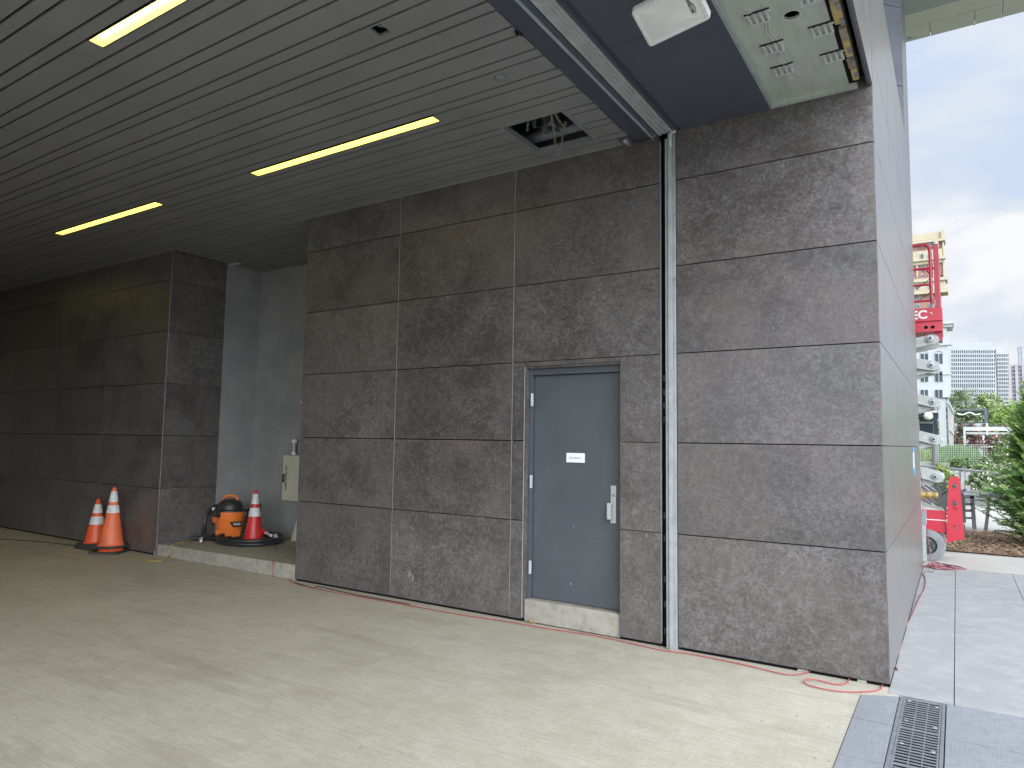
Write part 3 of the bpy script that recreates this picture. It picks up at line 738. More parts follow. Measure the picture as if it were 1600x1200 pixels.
build_each(b, 'sealant_bead', white_plastic, un)
b = MB(); b.box(-.155, -.115, -10, -.01, H+.03, H+.4); b.box(-.722, -.10, -10, -.01, HR+.15, H+.5); b.build('cavity_lining', dark_gap, un)
yy = -.12; b = MB(); b2 = MB(); k = 0
while yy > -3:
    ln = rr.uniform(.14, .26)
    (b if k % 2 == 0 else b2).box(-.118-rr.uniform(0, .02), -.075, yy-ln, yy, H+.0+rr.uniform(0, .02), H+.12); yy -= ln+rr.uniform(.0, .05); k += 1
build_each(b, 'foam_block', foam, un, bevel=.008); build_each(b2, 'wood_block', wood, un, bevel=.004)
b = MB()
yy = -.1; pts = []
while yy > -3: pts.append((-.155+rr.uniform(-.02, .016), yy, H+.045+rr.uniform(-.015, .015))); yy -= .07
for p, q in zip(pts[:-1], pts[1:]): b.quad(p, q, (q[0]+.035, q[1], q[2]+.03), (p[0]+.035, p[1], p[2]+.03)); b.quad(p, q, (q[0]-.008, q[1], HR), (p[0]-.008, p[1], HR))
b.build('membrane_flap', mat('membrane_blue', (.05, .085, .15), .4, 0, (.1, .13, .17), 8), un)
# plastic clip brackets under the sheathing
def clip_bracket():
    r_ = thing('clip_bracket', (0, 0, HR), 'clear', 'bracket', 'plastic clip brackets screwed under the sheathing')
    b = MB(); b.box(-.078, .078, -.032, .0, -.006+HR, HR-.0005)
    b.v = [(v[0], v[1], v[2]) for v in b.v]
    b.build('rail', white_plastic, r_)
    b = MB(); b.box(-.08, .08, -.038, -.032, HR-.012, HR-.0005); b.build('rail_lip', black_pl, r_)
    b = MB()
    for dx in (-.062, -.024, .014, .05): b.box(dx, dx+.016, -.012, .088, HR-.022, HR-.0008)
    b.box(-.062, .066, .080, .090, HR-.022, HR-.010); build_each(b, 'prong', plastic_clear, r_, bevel=.002)
    b = MB()
    for dx in (-.042, -.002, .036): b.lathe([(0, -.0075), (.006, -.0075)], (dx, -.018, HR), 10)
    build_each(b, 'screw_hole', ink_b, r_)
    return r_
cbk = clip_bracket()
spots = [(-.545, -1.31, 'clear plastic clip bracket beside the white reader box, left of the round hole'), (-.540, -.90, 'middle clip bracket of the left column, below the round hole'), (-.540, -.565, 'lowest clip bracket of the left column, nearest the panel wall'),
         (-.215, -.955, 'clip bracket in the right column, level with the round hole'), (-.20, -.565, 'lowest clip bracket of the right column by the ragged edge'), (-.225, -1.36, 'clip bracket at the top of the photo, right of the round hole')]
for i, (x, y, l_) in enumerate(spots):
    o = cbk if i == 0 else copy_tree(cbk); o.location = (x, y, HR); o['label'] = l_; o.rotation_euler = (0, 0, R(-1))
# fascia
fs = thing('fascia', (-.03, -5, H), 'pale streaked fascia beam over the driveway entrance at the outside corner', 'fascia')
b = MB(); fy = [-10, -8.4, -6.8, -5.2, -3.6, -1.8, -.003]
for p, q in zip(fy[:-1], fy[1:]):
    b.box(-.018, 0, p+.0, q-.002, H+.003, H+.317); b.box(-.018, 0, p, q-.002, H+.323, ZT-.003)
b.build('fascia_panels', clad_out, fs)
b = MB(); b.box(-.034, -.0185, -10, -.02, H-.0, H+.35); b.box(-.07, -.03, -10, -.02, H+.35, ZT-.03); b.build('fascia_backing', header_m, fs)
b = MB()
yy = -.2
while yy > -2.5: b.lathe([(0, -.012), (.01, -.012), (.012, 0)], (-.085, yy, H+.02), 8); b.box(-.098, -.072, yy-.05, yy+.03, H+.005, H+.03); yy -= .19
build_each(b, 'fixing', galv, fs)

# reader antenna
Cn = [Vector(p) for p in ((-1.116, -2.060, 4.285), (-1.075, -1.834, 4.170), (-.680, -1.869, 4.212), (-.716, -2.110, 4.335))]
ctr = sum(Cn, Vector())/4; xw = (Cn[2]-Cn[1]).normalized(); nrm = Vector((.053, -.461, -.886)).normalized(); yw = nrm.cross(xw).normalized(); xw = yw.cross(nrm)
Wd, Ht = .402, .262
ra = thing('reader_antenna', ctr, 'flat white plastic tag reader box hanging under the dark soffit', 'reader box')
Mx = basis(ctr, xw, yw, nrm)
def rrect(w, h, r, z, n=6):
    o = []
    for cx_, cy_, a0_ in ((w/2-r, h/2-r, 0), (-w/2+r, h/2-r, 90), (-w/2+r, -h/2+r, 180), (w/2-r, -h/2+r, 270)):
        for i in range(n+1): a = R(a0_+90*i/n); o.append(Mx @ Vector((cx_+r*cos(a), cy_+r*sin(a), z)))
    return o
def loft(b, loops, cap0=True, cap1=True):
    n = len(loops[0]); k0 = len(b.v)
    for l_ in loops: b.v += [tuple(p) for p in l_]
    for i in range(len(loops)-1):
        for j in range(n):
            j2 = (j+1) % n; b.face((k0+i*n+j, k0+i*n+j2, k0+(i+1)*n+j2, k0+(i+1)*n+j))
    if cap1: b.face([k0+(len(loops)-1)*n+j for j in range(n)])
    if cap0: b.face([k0+j for j in reversed(range(n))])
    return b
b = loft(MB(), [rrect(Wd, Ht, .025, -.05), rrect(Wd, Ht, .025, -.012), rrect(Wd-.012, Ht-.012, .02, -.003), rrect(Wd-.045, Ht-.045, .006, -.002), rrect(Wd-.052, Ht-.052, .006, -.006), rrect(Wd*.42, Ht*.46, .004, .004)])
b.build('housing', white_plastic, ra, smooth=True)
# which end the wordmark goes
text('wordmark', 'TRANSCORE', .030, Mx @ Matrix.Translation((Wd*.31, 0.005, .0015)) @ Matrix.Rotation(R(-90), 4, 'Z'), ink_b, ra, extrude=.0008, sx=.62)
b = MB(); pts = [Mx @ Vector((Wd*.365-.022*((t_-.5)*2)**2, -.06+.11*(1-t_)-.015, .0022)) for t_ in [i/10 for i in range(11)]]
b.tube(pts, .0016, 5, radii=[.0004+.0016*sin(pi*min(1, i/10+.1)) for i in range(11)]); b.build('swoosh', ink_b, ra)
b = MB()
for k in range(9):
    for sx_ in (-1, 1): b.lathe([(0, .001), (.0022, .001)], Mx @ Vector((sx_*(Wd/2-.011), -.1+.025*k, 0)), 6, Mx.to_3x3())
for k in range(13): b.lathe([(0, .001), (.0022, .001)], Mx @ Vector((-.165+.0275*k, -(Ht/2-.011)*(-1 if yw.y < 0 else 1)*1, 0)), 6, Mx.to_3x3())
b.build('screw', ink, ra)
b = MB(); b.box(-.06, .06, -.05, .05, -.08, -.05, Mx); b.build('mount', galv, ra)
top = Mx @ Vector((0, 0, -.08)); MB().tube([top, (top.x, top.y, H)], .02, 10).build('mount_arm', galv, ra)

# canopy high above right
cn = thing('canopy', (3, 7.5, 9), 'pale high canopy soffit projecting past the building at the top right', 'canopy')
ZC = 9.0
b = MB()
for (p, q) in ((7.62, 8.07), (7.165, 7.612)):
    xs = [-1, .30, .948, 1.335, 1.72, 2.5, 4, 6, 9]
    if q > 7.9:
        for a_, c_ in zip(xs[:-1], xs[1:]): b.box(a_+.004, c_-.004, p, q, ZC, ZC+.05)
    else: b.box(-1, 1.326, p, q, ZC, ZC+.05); b.box(1.334, 9, p, q, ZC, ZC+.05)
b.build('soffit_strips', soffit_pale, cn)
MB().box(-1, 9, 2, 7.16, ZC+.004, ZC+.06).build('grey_band', soffit_dk, cn)
MB().box(-1, 9, 2, 8.06, ZC+.065, ZC+.5).build('roof_body', soffit_pale, cn)
for x in (.948, 1.335): MB().box(x-.012, x+.012, 8.03, 8.075, ZC-.015, ZC-.001).build('clip', white_plastic, cn)
b = MB(); b.box(-.06, .03, 7.93, 7.955, ZC-.003, ZC-.001); b.box(-.03, -.01, 7.9, 7.99, ZC-.003, ZC-.001); b.build('tape_mark', tape, cn)
# blue tape on the outside wall
b = MB(); p = at(1428, 702, 4.3)
tp = thing('taped_note', (0, 4.25, 1.5), 'pale paper slip fixed with blue tape to the outside wall edge', 'taped paper')
MB().box(.0008, .002, 4.05, 4.42, 1.45, 1.66).build('paper', mat('pale_paper', (.40, .44, .48), .6), tp)
b = MB(); b.box(.002, .003, 4.04, 4.43, 1.655, 1.71); b.box(.002, .003, 4.04, 4.43, 1.385, 1.45); b.build('tape_strip', tape, tp)
# ------------------------------------------------------------------ cones
def cone(loc, h, label, m_body, m_base, base=.36, tilt=0, group=None, bands=((.40, .62), (.68, .92)), rz=0, base_mat=None):
    t = thing('traffic_cone', loc, label, 'traffic cone', group)
    x, y, z = loc; bh = .03
    b = MB(); k = base/2; c = .05
    pts = []
    for sx_, sy_ in ((1, 1), (-1, 1), (-1, -1), (1, -1)):
        q = [(sx_*k, sy_*(k-c)), (sx_*(k-c), sy_*k)]
        if sx_*sy_ < 0: q = q[::-1]
        pts += q
    cr_, sr_ = cos(rz), sin(rz)
    b.prism([(x+p[0]*cr_-p[1]*sr_, y+p[0]*sr_+p[1]*cr_, z) for p in pts], (0, 0, bh))
    b.build('base', rubber, t, bevel=.005)
    rb = base*.40; rt = .026
    def rad(u_): return rb+(rt-rb)*u_
    hh = h-bh
    prof = [(rb+.012, bh), (rb+.008, bh+.012), (rad(0.03), bh+.02)]+[(rad(u_), bh+hh*u_) for u_ in (.2, .4, .6, .8, .985)]+[(rt-.004, h-.002), (rt-.009, h), (rt-.011, h-.03)]
    MB().lathe(prof, (x, y, z), 32).build('body', m_body, t, smooth=True)
    for a_, c_ in bands:
        MB().lathe([(rad(a_)+.0005, bh+hh*a_), (rad(a_)+.0022, bh+hh*a_+.002), (rad(c_)+.0022, bh+hh*c_-.002), (rad(c_)+.0005, bh+hh*c_)], (x, y, z), 32).build('reflective_band', reflect, t, smooth=True)
    return t
cone((-10.62, -.17, .06), .68, 'smaller red-orange traffic cone standing behind the tall one at the left block', orange, rubber, .40, bands=((.42, .60), (.68, .88)), rz=.2)
cone((-10.09, -.22, .075), .87, 'tall faded orange traffic cone in front of the left block, nearest its corner', orange_d, rubber, .42, bands=((.56, .69), (.75, .93)), rz=.35)
def slab(x, y, z, s, h, rz, label, n):
    b = MB(); M_ = Matrix.Translation((x, y, 0)) @ Matrix.Rotation(rz, 4, 'Z')
    b.box(-s/2, s/2, -s/2, s/2, z, z+h, M_); o = b.build('base', rubber, origin=(x, y, z), bevel=.008); return o
# the cones sit on spare cones' bases nested below
tt = thing('cone_base', (-10.08, -.22, 0), 'spare black rubber cone base with an orange stub lying under the tall cone', 'cone base')
b = MB(); M_ = Matrix.Translation((-10.06, -.23, 0)) @ Matrix.Rotation(.55, 4, 'Z'); b.box(-.21, .21, -.21, .21, .001, .032, M_); build_each(b, 'slab', rubber, tt, bevel=.008)
MB().lathe([(.17, .032), (.155, .05), (.14, .074)], (-10.06, -.23, 0), 28).build('stub', orange, tt, smooth=True)
tt = thing('cone_base', (-10.62, -.17, 0), 'thick black rubber block under the smaller orange cone', 'cone base')
b = MB(); M_ = Matrix.Translation((-10.63, -.17, 0)) @ Matrix.Rotation(.1, 4, 'Z'); b.box(-.21, .21, -.2, .2, .001, .058, M_); build_each(b, 'slab', rubber, tt, bevel=.01)
cone((-8.33, .92, .20), .73, 'red traffic cone with white bands standing inside the black hose coil', red_cone, rubber, .34, bands=((.46, .64), (.72, .93)))

# ------------------------------------------------------------------ hose coil, vacuum
PZ = .176
hc = thing('hose_coil', (-8.5, .9, PZ), 'flat coil of thick black hose round the red cone on the pad', 'hose')
def spiral(c, r0, r1, turns, z, dz=0, a0=0, n=40):
    o = []
    for i in range(int(turns*n)+1):
        t_ = i/(turns*n); a = a0+2*pi*turns*t_; r = r0+(r1-r0)*t_
        o.append((c[0]+r*cos(a)*1.12, c[1]+r*sin(a)*.92, z+dz*t_))
    return o
b = MB(); b.tube(spiral((-8.32, .86), .46, .38, 2.0, PZ+.032, .0, 2.0), .027, 10)
b.tube(spiral((-8.34, .86), .47, .42, 1.3, PZ+.078, .0, 1.2), .026, 10); b.build('coil', black_pl, hc, smooth=True)
b = MB(); b.tube([(-8.02, 1.02, PZ+.11), (-7.92, .98, PZ+.125), (-7.86, .94, PZ+.12)], .03, 10); b.build('hose_end', galv, hc, smooth=True)
nz = thing('torch_handle', (-8.2, 1.0, PZ+.1), 'red and white nozzle handle lying across the hose coil right of the cone', 'nozzle')
b = MB(); b.tube([(-8.36, 1.02, PZ+.17), (-8.2, .99, PZ+.155), (-8.12, .97, PZ+.145)], .034, 10, radii=[.026, .036, .03]); b.build('grip', red_cone, nz, smooth=True)
b = MB(); b.tube([(-8.12, .97, PZ+.145), (-8.0, .93, PZ+.135), (-7.93, .91, PZ+.13)], .02, 10, radii=[.022, .018, .024]); b.build('nozzle_tube', reflect, nz, smooth=True)

vx, vy = -8.93, .93
va = thing('shop_vacuum', (vx, vy, PZ), 'orange wet and dry vacuum with black lid and hose beside the dark panel wall', 'vacuum')
Pv = lambda pr: [(r, z+PZ) for r, z in pr]
MB().lathe([(0, PZ+.03), (.180, PZ+.03), (.186, PZ+.04), (.205, PZ+.27), (.211, PZ+.28), (.220, PZ+.39), (.226, PZ+.395), (.226, PZ+.412), (.0, PZ+.412)], (vx, vy, 0), 40).build('drum', vac_or, va, smooth=True)
MB().lathe([(.234, PZ+.412), (.240, PZ+.42), (.238, PZ+.432), (.222, PZ+.44), (.178, PZ+.446), (.176, PZ+.48), (.165, PZ+.53), (.13, PZ+.57), (.08, PZ+.59), (0, PZ+.595)], (vx, vy, 0), 40).build('lid', black_pl, va, smooth=True)
b = MB()
for a in (-1.45, .9):
    M_ = Matrix.Translation((vx, vy, 0)) @ Matrix.Rotation(a, 4, 'Z'); b.box(.208, .245, -.045, .045, PZ+.335, PZ+.43, M_)
build_each(b, 'latch', black_pl, va, bevel=.006)
# raised panels on the drum
b = MB()
for a, z0_, z1_, w in ((-1.35, .06, .165, .06), (-.1, .06, .165, .06), (-1.75, .27, .36, .08)):
    M_ = Matrix.Translation((vx, vy, 0)) @ Matrix.Rotation(a, 4, 'Z') @ Matrix.Rotation(.10, 4, 'Y'); b.box(.178, .194 if z0_ < .1 else .190, -w, w, PZ+z0_, PZ+z1_, M_)
build_each(b, 'drum_rib', vac_or, va, bevel=.01)
a = -.12; M_ = Matrix.Translation((vx, vy, 0)) @ Matrix.Rotation(a, 4, 'Z')
b = MB(); b.prism([M_ @ Vector((.196, p, PZ+z)) for p, z in ((-.11, .27), (.08, .27), (.08, .19), (-.05, .19))], M_.to_3x3() @ Vector((.02, 0, 0))); bd = b.build('badge', black_pl, va, bevel=.003)
Mt = M_ @ basis((.2168, -.0, PZ+.23), (0, 1, 0), (0, 0, 1), (1, 0, 0)); text('badge_lettering', 'RIDGID', .040, Mt, white_plastic, bd, sx=.85, bold=.0012)
b = MB(); hp = [(-.12, 0, .54), (-.11, 0, .60), (-.07, 0, .635), (.05, 0, .64), (.095, 0, .615), (.12, 0, .54)]
M_ = Matrix.Translation((vx, vy, PZ)) @ Matrix.Rotation(.5, 4, 'Z'); b.tube([M_ @ Vector(p) for p in curve_pts(hp, 5)], .017, 10); b.build('handle', vac_or, va, smooth=True)
b = MB()
for a in (.5, 2.0, 3.6, 5.2):
    b.tube([(vx+.19*cos(a), vy+.19*sin(a), PZ+.07), (vx+.24*cos(a), vy+.24*sin(a), PZ+.045)], .03, 8)
    b.lathe([(0, -.028), (.02, -.028), (.026, 0), (.02, .028), (0, .028)], (vx+.24*cos(a), vy+.24*sin(a), PZ+.028), 12, Matrix.Rotation(pi/2, 3, 'X'))
build_each(b, 'caster', black_pl, va, smooth=True)
b = MB(); b.tube(curve_pts([(vx-.14, vy-.02, PZ+.45), (vx-.26, vy-.08, PZ+.47), (vx-.36, vy-.14, PZ+.36), (vx-.37, vy-.17, PZ+.2), (vx-.30, vy-.22, PZ+.07), (vx-.12, vy-.30, PZ+.04), (vx+.15, vy-.34, PZ+.035), (vx+.35, vy-.28, PZ+.035)], 8), .027, 12)
# corrugation by a second, slightly thicker row of rings
P_ = curve_pts([(vx-.14, vy-.02, PZ+.45), (vx-.26, vy-.08, PZ+.47), (vx-.36, vy-.14, PZ+.36), (vx-.37, vy-.17, PZ+.2), (vx-.30, vy-.22, PZ+.07), (vx-.12, vy-.30, PZ+.04), (vx+.15, vy-.34, PZ+.035), (vx+.35, vy-.28, PZ+.035)], 14)
for i in range(0, len(P_)-1, 2): b.tube([P_[i], P_[i].lerp(P_[i+1], .5)], .031, 12)
b.build('vacuum_hose', black_pl, va, smooth=True)
b = MB(); b.tube(curve_pts([(vx+.2, vy+.14, PZ+.40), (vx+.30, vy+.16, PZ+.49), (vx+.40, vy+.18, PZ+.56), (vx+.47, vy+.18, PZ+.52), (vx+.46, vy+.17, PZ+.36), (vx+.40, vy+.14, PZ+.28), (vx+.25, vy+.08, PZ+.29)], 6), .012, 8)
b.tube([(vx+.30, vy+.16, PZ+.49), (vx+.46, vy+.17, PZ+.32)], .007, 6); b.build('cord_wrap', black_pl, va, smooth=True)
b = MB(); b.box(vx-.165, vx-.13, vy-.20, vy-.17, PZ+.42, PZ+.47); b.build('switch', white_plastic, va, bevel=.004)
sp = thing('power_strip', (-9.1, .5, PZ), 'grey plug block with a white plug lying in front of the vacuum', 'plug')
b = MB(); M_ = Matrix.Translation((-9.12, .54, PZ)) @ Matrix.Rotation(.25, 4, 'Z'); b.box(-.11, .10, -.06, .06, .002, .055, M_); b.build('plug_block', mat('plug_grey', (.05, .055, .07), .5), sp, bevel=.015)
b = MB(); b.tube([(-8.98, .50, PZ+.04), (-8.9, .45, PZ+.035), (-8.86, .42, PZ+.02)], .022, 8); b.build('plug', white_plastic, sp, smooth=True)
tp_ = thing('hand_tool', (-8.66, 1.15, PZ), 'dark power tool with grey stripe lying between vacuum and red cone', 'tool')
b = MB(); b.box(-8.78, -8.60, 1.10, 1.22, PZ+.002, PZ+.10); b.tube([(-8.76, 1.2, PZ+.24), (-8.60, 1.12, PZ+.19), (-8.5, 1.1, PZ+.15)], .035, 8); b.build('body', black_pl, tp_, bevel=.012)

# ------------------------------------------------------------------ cabinet, conduit, alarm, leaning board on the recess wall
cbn = thing('wall_cabinet', (-8.34, D, 1.1), 'cream metal wall cabinet with black vertical lettering and handle', 'cabinet')
MB().box(-8.345, -7.95, D-.15, D-.001, .755, 1.447).build('body', cream, cbn, bevel=.004)
MB().box(-8.333, -7.96, D-.158, D-.1505, .80, 1.407).build('door', cream, cbn, bevel=.003)
b = MB(); b.tube(curve_pts([(-8.300, D-.158, 1.145), (-8.300, D-.185, 1.14), (-8.300, D-.185, 1.05), (-8.300, D-.158, 1.045)], 4), .006, 6); b.box(-8.313, -8.287, D-.162, D-.1582, 1.03, 1.16); b.build('handle', ink_b, cbn)
text('lettering', 'FIRE DEPARTMENT', .050, basis((-8.258, D-.1588, 1.10), (0, 0, -1), (1, 0, 0), (0, -1, 0)), ink_b, cbn, sx=.92, bold=.001)
cdt = thing('conduit', (-8.24, D, 1.5), 'short pale conduit stub with couplings rising out of the cream cabinet', 'conduit')
b = MB(); b.tube([(-8.19, D-.08, 1.445), (-8.19, D-.08, 1.70)], .03, 14); b.build('pipe', alu_pale, cdt, smooth=True)
for z in (1.447, 1.64): MB().lathe([(.03, z), (.041, z+.003), (.041, z+.045), (.03, z+.05)], (-8.19, D-.08, 0), 16).build('coupling', white_plastic, cdt, smooth=True)
fa = thing('fire_alarm', (-8.15, D, 2.2), 'small red fire alarm device showing past the edge of the panel wall', 'alarm')
MB().box(-8.12, -8.0, D-.05, D-.001, 2.15, 2.30).build('alarm_housing', red_pt, fa, bevel=.006); MB().box(-8.11, -8.01, D-.056, D-.0505, 2.24, 2.29).build('strobe', white_plastic, fa, bevel=.002)
lbn = MB().prism([at(454, 845, 1.33), at(475, 846, 1.33), at(475, 790, 1.33), at(463, 815, 1.33)], (0, .014, 0)).build('leaning_board', cream, origin=(-8.0, 1.33, .18))
tag(lbn, 'cream board offcut leaning in the corner under the wall cabinet', 'board')

# ------------------------------------------------------------------ cords
def gp(px, py, z=.009):
    d = _f*FPX + _r*(px-800) - _u*(py-600); return CAM+d*((z-CAM.z)/d.z)
def cord(name, pts, r, m_, label, extra=None):
    b = MB(); b.tube(curve_pts(pts, 7), r, 6)
    o = b.build(name, m_, origin=pts[len(pts)//2], smooth=True); return tag(o, label, 'cord')
pts = [gp(424, 836, PZ+.012), gp(429, 845, PZ+.012), gp(432, 856, PZ+.01), Vector((at(430, 866, -.014).x, -.014, PZ-.01)), at(426, 876, -.02), Vector((at(428, 884, -.03).x, -.03, .012)), gp(437, 893)]
pts += [gp(448, 902), gp(462, 912), gp(520, 925), gp(600, 939), gp(700, 957), gp(790, 971), gp(850, 981), gp(940, 995), gp(1030, 1015), gp(1080, 1022), gp(1160, 1038), gp(1225, 1053), gp(1255, 1052), gp(1285, 1043), gp(1310, 1044), gp(1325, 1054), gp(1324, 1066), gp(1305, 1069), gp(1275, 1062, .014), gp(1258, 1062, .02), gp(1260, 1069), gp(1290, 1077), gp(1330, 1081), gp(1372, 1078)]
pts.append(Vector((-.05, .03, .009)))
cord('extension_cord', pts, .0048, cord_r, 'long red extension cord along the wall foot with a loop near the outside corner')
pts = [Vector((.02, .45, .012)), gp(1398, 1036, .012), gp(1407, 1012, .012), gp(1411, 988, .012), gp(1424, 962, .012), gp(1436, 935, .012), gp(1444, 920, .012), gp(1446, 905, .012), gp(1443, 897, .012), gp(1448, 893, .012), gp(1458, 894, .012)]
cord('extension_cord', pts, .006, cord_pk, 'pink and black striped cord trailing along the outside wall over the sidewalk')
rr = random.Random(12); c0_ = gp(1470, 886, .014)
pts = [c0_+Vector((-.45, -.05, 0))]
for k in range(26):
    a = k*1.9+rr.uniform(-.5, .5); r1 = rr.uniform(.25, .95); pts.append(c0_+Vector((cos(a)*.28*r1+.02*k*.1, sin(a)*.62*r1*.6, .004*(k % 5))))
pts += [Vector((.10, 6.3, .02)), Vector((.06, 6.42, .3)), Vector((.03, 6.44, .55))]
cord('extension_cord', pts, .006, cord_pk, 'tangled pink striped cord heap on the sidewalk beside the lift wheel')
pts = [gp(203, 868), gp(216, 872), gp(232, 876), gp(252, 876), gp(266, 867, .05), Vector((-8.93, -.02, .12)), Vector((-8.9, .03, PZ+.01)), Vector((-9.0, .3, PZ+.008)), Vector((-9.12, .44, PZ+.02)), Vector((-9.18, .52, PZ+.03))]
cord('extension_cord', pts, .008, cord_y, 'thin yellow-brown power cord running from the tall cone up onto the pad')
pts = [gp(460, 910), gp(474, 914), gp(490, 919), gp(500, 917), gp(560, 930), gp(640, 944)]
cord('extension_cord', pts, .005, black_pl, 'short black cord beside the red one at the wall end')
pts = [gp(-20, 838), gp(0, 842), gp(60, 846), gp(120, 853)]
cord('extension_cord', pts, .006, black_pl, 'black cord on the floor running left from the cones')
def ribbon(name, pts, w, m_, label, seed, z=.0015):
    rr = random.Random(seed); P = curve_pts([gp(*p, z) for p in pts], 8); b = MB(); n = len(P); L_ = []; R2 = []
    for i, p in enumerate(P):
        d = (P[min(i+1, n-1)]-P[max(i-1, 0)]).normalized(); s_ = Vector((-d.y, d.x, 0)); k = w*sin(pi*(i+.3)/(n+.2))**.5
        L_.append(p+s_*k*rr.uniform(.3, 1)); R2.append(p-s_*k*rr.uniform(.3, 1))
    for i in range(n-1): b.quad(R2[i], R2[i+1], L_[i+1], L_[i])
    o = b.build(name, m_); tag(o, kind='structure'); return o
ribbon('floor_stain', [(548, 1041), (580, 1034), (612, 1024), (640, 1014), (662, 1004)], .015, mat('rusty_stain', (.30, .255, .19), .85, 0, (.37, .33, .26), 12), '', 1)
ribbon('floor_scratch', [(583, 1037), (620, 1049), (660, 1060), (690, 1070)], .003, mat('pale_scratch', (.55, .53, .47), .8), '', 2)
b = MB(); rr = random.Random(77)
for k in range(46):
    x, y = rr.uniform(-6, 0), rr.uniform(-3.2, -.1); s_ = rr.uniform(.003, .010)
    b.prism([(x+s_*cos(a)*rr.uniform(.5, 1), y+s_*sin(a)*rr.uniform(.5, 1), .0012) for a in (0, 1.3, 2.5, 3.8, 5)], (0, 0, .0006))
tag(b.build('paint_fleck', mat('pale_fleck', (.60, .59, .54), .8)), 'small pale paint flecks scattered over the driveway', 'paint flecks', kind='stuff')
# pale rub marks on the cladding
b = MB(); rr = random.Random(6); rubm = mat('pale_rub_mark', (.17, .16, .155), .6, 0, (.23, .22, .215), 30)
for (px, py, w, h) in ((640, 897, .035, .05), (645, 903, .02, .06), (1208, 512, .008, .02), (1010, 836, .012, .03), (1002, 842, .008, .02), (735, 520, .02, .008), (1240, 1000, .006, .006), (700, 590, .008, .008), (890, 470, .01, .006)):
    p = at(px, py, -.0006); k = 7
    b.prism([(p.x+cos(2*pi*i/k)*w*rr.uniform(.3, 1), -.0007, p.z+sin(2*pi*i/k)*h*rr.uniform(.3, 1)) for i in range(k)], (0, .0006, 0))
build_each(b, 'rub_mark', rubm, main)
# debris crumbs
b = MB(); rr = random.Random(8)
for k in range(70):
    x, y = rr.uniform(-7, .2), rr.uniform(-3.5, -.05); s = rr.uniform(.0015, .0045)
    b.prism([(x+s*cos(a)*rr.uniform(.6, 1), y+s*sin(a)*rr.uniform(.6, 1), .001) for a in (0, 1.3, 2.5, 3.8, 5)], (0, 0, s*.5))
tag(b.build('grit', mat('grit_grey', (.16, .14, .11), .9)), 'scattered grit and crumbs on the driveway', 'grit', kind='stuff')

# ------------------------------------------------------------------ scissor lift
YL = 6.62
sl = thing('scissor_lift', (-.8, 7.0, 0), 'red and grey scissor lift parked behind the outside wall with its platform raised', 'scissor lift')
b = MB(); b.box(-2.2, .20, YL+.06, YL+.72, .30, .66); b.build('chassis', red_pt, sl, bevel=.01)
# side skirt with wheel cutout to the right
b = MB()
b.prism([(-1.9, YL, .47), (.29, YL, .44), (.29, YL, .72), (.30, YL, .77), (-1.9, YL, .77)], (0, .05, 0))
b.build('side_skirt', red_pt, sl, bevel=.004)
b = MB(); b.box(-1.9, .29, YL-.003, YL-.0005, .618, .632); b.build('white_stripe', white_plastic, sl)
def holed_plate(b, outline, hls, y0, y1):
    # outline in (x, z); use bmesh-free approach: vertical strips around rectangular-ish holes
    xs = sorted({p for h in hls for p in (h[0], h[1])}|{outline[0], outline[1]})
    for a_, c_ in zip(xs[:-1], xs[1:]):
        mid = (a_+c_)/2; z = outline[2]
        for h in sorted([h for h in hls if h[0] < mid < h[1]], key=lambda h: h[2]):
            b.box(a_, c_, y0, y1, z, h[2]); z = h[3]
        b.box(a_, c_, y0, y1, z, outline[3])
b = MB()
pl_ = [at(*p, YL-.04) for p in ((1483, 749), (1497, 748), (1501, 753), (1504, 800), (1507, 842), (1480, 848), (1480, 800))]
me_pts = [Vector((p.x, YL-.04, p.z)) for p in pl_]
# plate as polygon ring round three real holes (boolean-free: filled by triangulation)
def poly_with_holes(name, outer, hls, y0, th, m_, parent):
    bm = bmesh.new(); es = []
    for loop in [outer]+hls:
        vs = [bm.verts.new((p[0], y0, p[1])) for p in loop]
        for i in range(len(vs)): es.append(bm.edges.new((vs[i], vs[(i+1) % len(vs)])))
    bmesh.ops.triangle_fill(bm, use_beauty=True, use_dissolve=False, edges=es, normal=(0, -1, 0))
    r = bmesh.ops.extrude_face_region(bm, geom=list(bm.faces))
    bmesh.ops.translate(bm, verts=[v for v in r['geom'] if isinstance(v, bmesh.types.BMVert)], vec=(0, th, 0))
    bmesh.ops.recalc_face_normals(bm, faces=bm.faces)
    w = root_loc(parent); bmesh.ops.translate(bm, verts=bm.verts, vec=-w)
    me = bpy.data.meshes.new(name); bm.to_mesh(me); bm.free(); me.materials.append(m_)
    o = bpy.data.objects.new(name, me); COL.objects.link(o); o.parent = parent; return o
def pxs(l, Y): return [(at(x, y, Y).x, at(x, y, Y).z) for x, y in l]
YP = YL-.04
outer = pxs([(1484, 748), (1496, 747), (1500, 751), (1503, 790), (1507, 842), (1479, 848), (1480, 800), (1482, 752)], YP)
h1 = pxs([(1488, 757), (1493, 755), (1496, 759), (1495, 765), (1490, 768), (1487, 764)], YP)
h2 = pxs([(1489, 783), (1494, 782), (1498, 796), (1488, 797)], YP)
h3 = pxs([(1489, 819), (1500, 819), (1501, 826), (1494, 829), (1489, 825)], YP)
poly_with_holes('ladder_plate', outer, [h1, h2, h3], YP, .03, red_pt, sl)
poly_with_holes('ladder_plate', outer, [h1, h2, h3], YL+.72, .03, red_pt, sl)
b = MB()
for z in (.45, .72, .98): b.box(.33, .45, YL-.005, YL+.715, z, z+.03)
build_each(b, 'rung', red_dk, sl)
